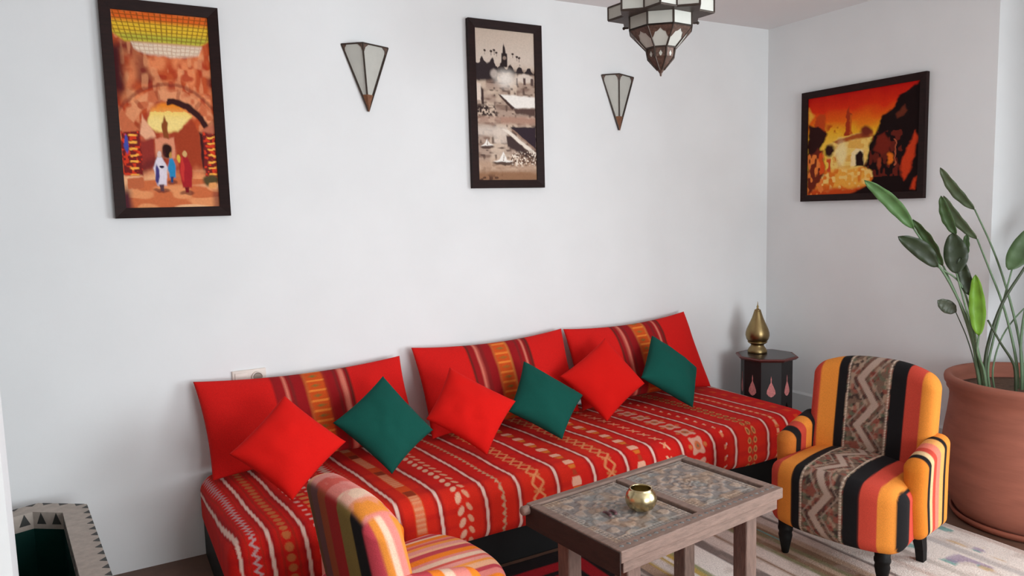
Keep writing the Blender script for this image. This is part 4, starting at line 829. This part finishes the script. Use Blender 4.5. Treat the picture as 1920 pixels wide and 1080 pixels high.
leaf((1120, 250), (985, 420), 84, 'b', .06, .08, .05, .3); leaf((1180, 480), (1030, 690), 88, 'm', -.1, -.15, .05, .3)
stem([(342, 330), (420, 445), (520, 600), (610, 800), (650, 1010)], (0, 0, 0, 0, 0), .006, .011)
stem([(484, 510), (560, 680), (620, 860), (655, 1010)], (.02, .02, .01, 0), .006, .010)
stem([(458, 514), (570, 600), (630, 800), (662, 1010)], (0, -.01, -.01, 0), .005, .010)
stem([(548, 545), (590, 700), (640, 880), (668, 1010)], (-.02, -.02, -.02, -.01), .005, .009)
stem([(618, 655), (640, 850), (672, 1010)], (-.03, -.03, -.02), .005, .009)
stem([(656, 845), (650, 930), (680, 1015)], (-.05, -.05, -.03), .006, .010)
stem([(546, 735), (600, 860), (640, 1000)], (.06, .05, .04), .003, .005, M_stemd)
stem([(636, 238), (720, 420), (790, 620), (848, 850), (868, 1015)], (.08, .08, .06, .04, .02), .005, .010)
stem([(648, 380), (700, 510), (770, 690), (820, 880), (842, 1015)], (.05, .05, .04, .03, .02), .005, .010)
stem([(816, 528), (780, 660), (730, 850), (700, 1010)], (-.02, -.01, 0, 0), .005, .009)
stem([(920, 455), (860, 545), (770, 690), (706, 870), (686, 1010)], (-.05, -.04, -.02, -.01, 0), .007, .013, M_stemd)
stem([(700, 772), (760, 880), (812, 960), (832, 1020)], (-.08, -.07, -.06, -.05), .006, .010, M_stemd)
stem([(985, 640), (870, 720), (770, 850), (724, 1010)], (.1, .08, .06, .04), .004, .006)
stem([(1000, 420), (900, 640), (860, 860), (864, 1020)], (.06, .03, 0, -.01), .006, .010)
stem([(1035, 690), (930, 850), (890, 1020)], (-.1, -.06, -.03), .005, .009)

# ------------------------------------------------------------------ rugs
def rug(name, label, x0, x1, y0, y1, fn, res=.011, th=.008, z0=.0):
    nx, ny = int((x1-x0)/res), int((y1-y0)/res); A, B = np.meshgrid(np.linspace(x0, x1, nx), np.linspace(y0, y1, ny), indexing='ij')
    P3 = np.stack([A.ravel(), B.ravel(), A.ravel()*0], 1); Zv = z0+th+.0015*(vnoise(P3, 14, 61)-.5); C = fn(A.ravel(), B.ravel(), P3); V = np.stack([A.ravel(), B.ravel(), Zv], 1)
    idx = np.arange(nx*ny).reshape(nx, ny); F = np.stack([idx[:-1, :-1], idx[1:, :-1], idx[1:, 1:], idx[:-1, 1:]], -1).reshape(-1, 4)
    rim = list(idx[:, 0])+list(idx[-1, 1:])+list(idx[-2::-1, -1])+list(idx[0, -2:0:-1]); nb = len(V); V = np.concatenate([V, V[rim]*[1, 1, 0]+[0, 0, z0+.0005]]); C = np.concatenate([C, C[rim]]); m_ = len(rim)
    F = [tuple(q) for q in F]+[(rim[(i+1) % m_], rim[i], nb+i, nb+(i+1) % m_) for i in range(m_)]+[tuple(nb+i for i in range(m_-1, -1, -1))]
    o = mesh_obj(name, V, F, M_rug, None, False, C); return tag(o, label, 'rug')
def cream_fn(X, Y, P3):
    wt, pk, tn, gy, dk, oc, br, ol = rgb(226, 216, 208), rgb(206, 188, 178), rgb(178, 150, 128), rgb(120, 106, 100), rgb(70, 58, 54), rgb(190, 160, 84), rgb(134, 104, 82), rgb(128, 120, 88)
    spec = [(1.965, dk), (1.985, wt), (2.005, gy), (2.06, tn), (2.075, oc), (2.13, wt), (2.15, oc), (2.17, wt), (2.20, oc), (2.225, rgb(150, 150, 110)), (2.36, wt), (2.425, gy), (2.50, pk), (2.52, br), (2.60, pk), (2.63, ol), (2.66, br), (2.69, tn), (2.72, ol), (2.76, br), (2.80, tn), (2.86, pk), (2.88, gy), (2.98, wt), (3.01, pk), (3.09, wt), (3.13, rgb(196, 186, 178)), (3.30, wt), (3.345, rgb(192, 184, 180)), (3.52, wt), (3.55, pk), (9, wt)]
    C = soft_stripes(X+.006*(vnoise(P3, 9, 71)-.5), spec, .005); n = vnoise(P3*[1, .5, 1], 34, 72); C = mixc(C, sstep(.62, .8, n)*.35, rgb(170, 150, 140))
    mot = (vnoise(P3*[1, .6, 1], 16, 73)); band = ((X > 3.16)*(X < 3.28)+(X > 3.37)*(X < 3.5)+(X > 2.66)*(X < 2.74)); C = mixc(C, band*sstep(.72, .78, mot)*.8, rgb(96, 158, 152)); C = mixc(C, band*sstep(.76, .82, vnoise(P3*[1, .6, 1], 16, 74))*.7, rgb(206, 170, 120)); C = mixc(C, band*sstep(.76, .82, vnoise(P3*[1, .6, 1], 15, 75))*.7, rgb(150, 130, 160))
    return C
rug('cream_rug', 'cream flat-woven rug with thin grey, ochre and olive stripes under the armchair', 1.955, 3.555, .75, 2.66, cream_fn)
def red_fn(X, Y, P3):
    C = np.tile(rgb(150, 16, 28), (len(X), 1)); e = np.minimum(np.minimum(X-.72, 1.935-X), np.minimum(Y-.8, 2.80-Y)); C = mixc(C, sstep(.10, .09, e), rgb(22, 14, 16)); C = mixc(C, sstep(.16, .165, e)*sstep(.20, .195, e), rgb(22, 14, 16))
    q = ((X/.12) % 1)-.5; r_ = ((Y/.12) % 1)-.5; C = mixc(C, (e > .16)*sstep(.34, .3, abs(q)+abs(r_)), rgb(40, 14, 20)); C = mixc(C, (e > .16)*sstep(.16, .12, abs(q)+abs(r_)), rgb(176, 40, 40)); return C
rug('red_rug', 'dark red patterned rug between the banquette and coffee table', .72, 1.935, .8, 2.80, red_fn)

# ------------------------------------------------------------------ carved planter box behind the partition
zt = .43
Apt, Bpt = on_z(163, 945, zt)[:2], on_z(60, 943, zt)[:2]; Dpt = Apt+(on_z(209, 1073, zt)[:2]-Apt)*1.0
e = Bpt-Apt; e /= np.linalg.norm(e); Bpt = Apt+e*.22; Dpt = Apt+(Dpt-Apt)*1.05
poly = [Dpt, Apt, Bpt, Bpt+np.array((-.30, -.10)), Dpt+np.array((-.50, .04)), Dpt+np.array((-.16, -.07))]
mid_ = sum(poly)/6; poly = [p-mid_ for p in poly]
t = thing('planter_box', 'low carved bone-white box with toothed dark inlay and dark green inside', 'planter', (mid_[0], mid_[1], 0))
M_bone = mat('aged_bone_inlay', (176, 164, 154), .7, noise=.12, nscale=30, bump=.1); M_inl = mat('dark_inlay', (52, 52, 50), .6); M_gin = mat('dark_green_glaze', (8, 52, 46), .35)
def inset(poly, d):
    n = len(poly); out = []
    for i in range(n):
        p0, p1, p2 = poly[i-1], poly[i], poly[(i+1) % n]; e1 = (p1-p0)/np.linalg.norm(p1-p0); e2 = (p2-p1)/np.linalg.norm(p2-p1); n1 = np.array([-e1[1], e1[0]]); n2 = np.array([-e2[1], e2[0]])
        k = n1+n2; k /= np.linalg.norm(k); out.append(p1+k*d/max(.35, k@n1))
    return out
outer, inner = poly, inset(poly, .090); n = len(poly)
v = [(*p, 0) for p in outer]+[(*p, zt) for p in outer]+[(*p, zt) for p in inner]+[(*p, zt-.075) for p in inner]
f = [(i, (i+1) % n, n+(i+1) % n, n+i) for i in range(n)]+[(n+i, n+(i+1) % n, 2*n+(i+1) % n, 2*n+i) for i in range(n)]+[(2*n+i, 2*n+(i+1) % n, 3*n+(i+1) % n, 3*n+i) for i in range(n)]+[tuple(range(n-1, -1, -1))]
mesh_obj('box_body', v, f, M_bone, t)
inn2 = inset(poly, .091)
v = [(*p, zt-.07) for p in inn2]+[(*p, .06) for p in inn2]; mesh_obj('green_liner', v, [(i, (i+1) % n, n+(i+1) % n, n+i) for i in range(n)]+[tuple(range(n, 2*n))], M_gin, t)
for i in range(n):
    for (ring_, z0_, z1_, off) in ((outer, zt+.0008, None, 1), (inner, zt-.002, zt-.05, -1)):
        p, q = ring_[i], ring_[(i+1) % n]; L = np.linalg.norm(q-p); ed = (q-p)/L; nn = np.array([-ed[1], ed[0]])*(1 if off > 0 else 1); m_ = max(2, int(L/.062))
        for k in range(m_):
            a = p+ed*L*(k+.15)/m_; b = p+ed*L*(k+.75)/m_
            if off > 0: c = (a+b)/2+nn*.022; T3 = [(*a, z0_), (*b, z0_), (*c, z0_)]; v = T3+[(x, y, z-.004) for x, y, z in T3]
            else: a2, b2 = a+nn*.001, b+nn*.001; c2 = b2; T3 = [(*a2, z1_), (*b2, z1_), (*((a2+b2)/2), z0_)]; v = T3+[(x-nn[0]*.003, y-nn[1]*.003, z) for x, y, z in T3]
            fix_normals(mesh_obj('inlay_tooth', v, [(0, 1, 2), (5, 4, 3), (0, 3, 4, 1), (1, 4, 5, 2), (2, 5, 3, 0)], M_inl, t))
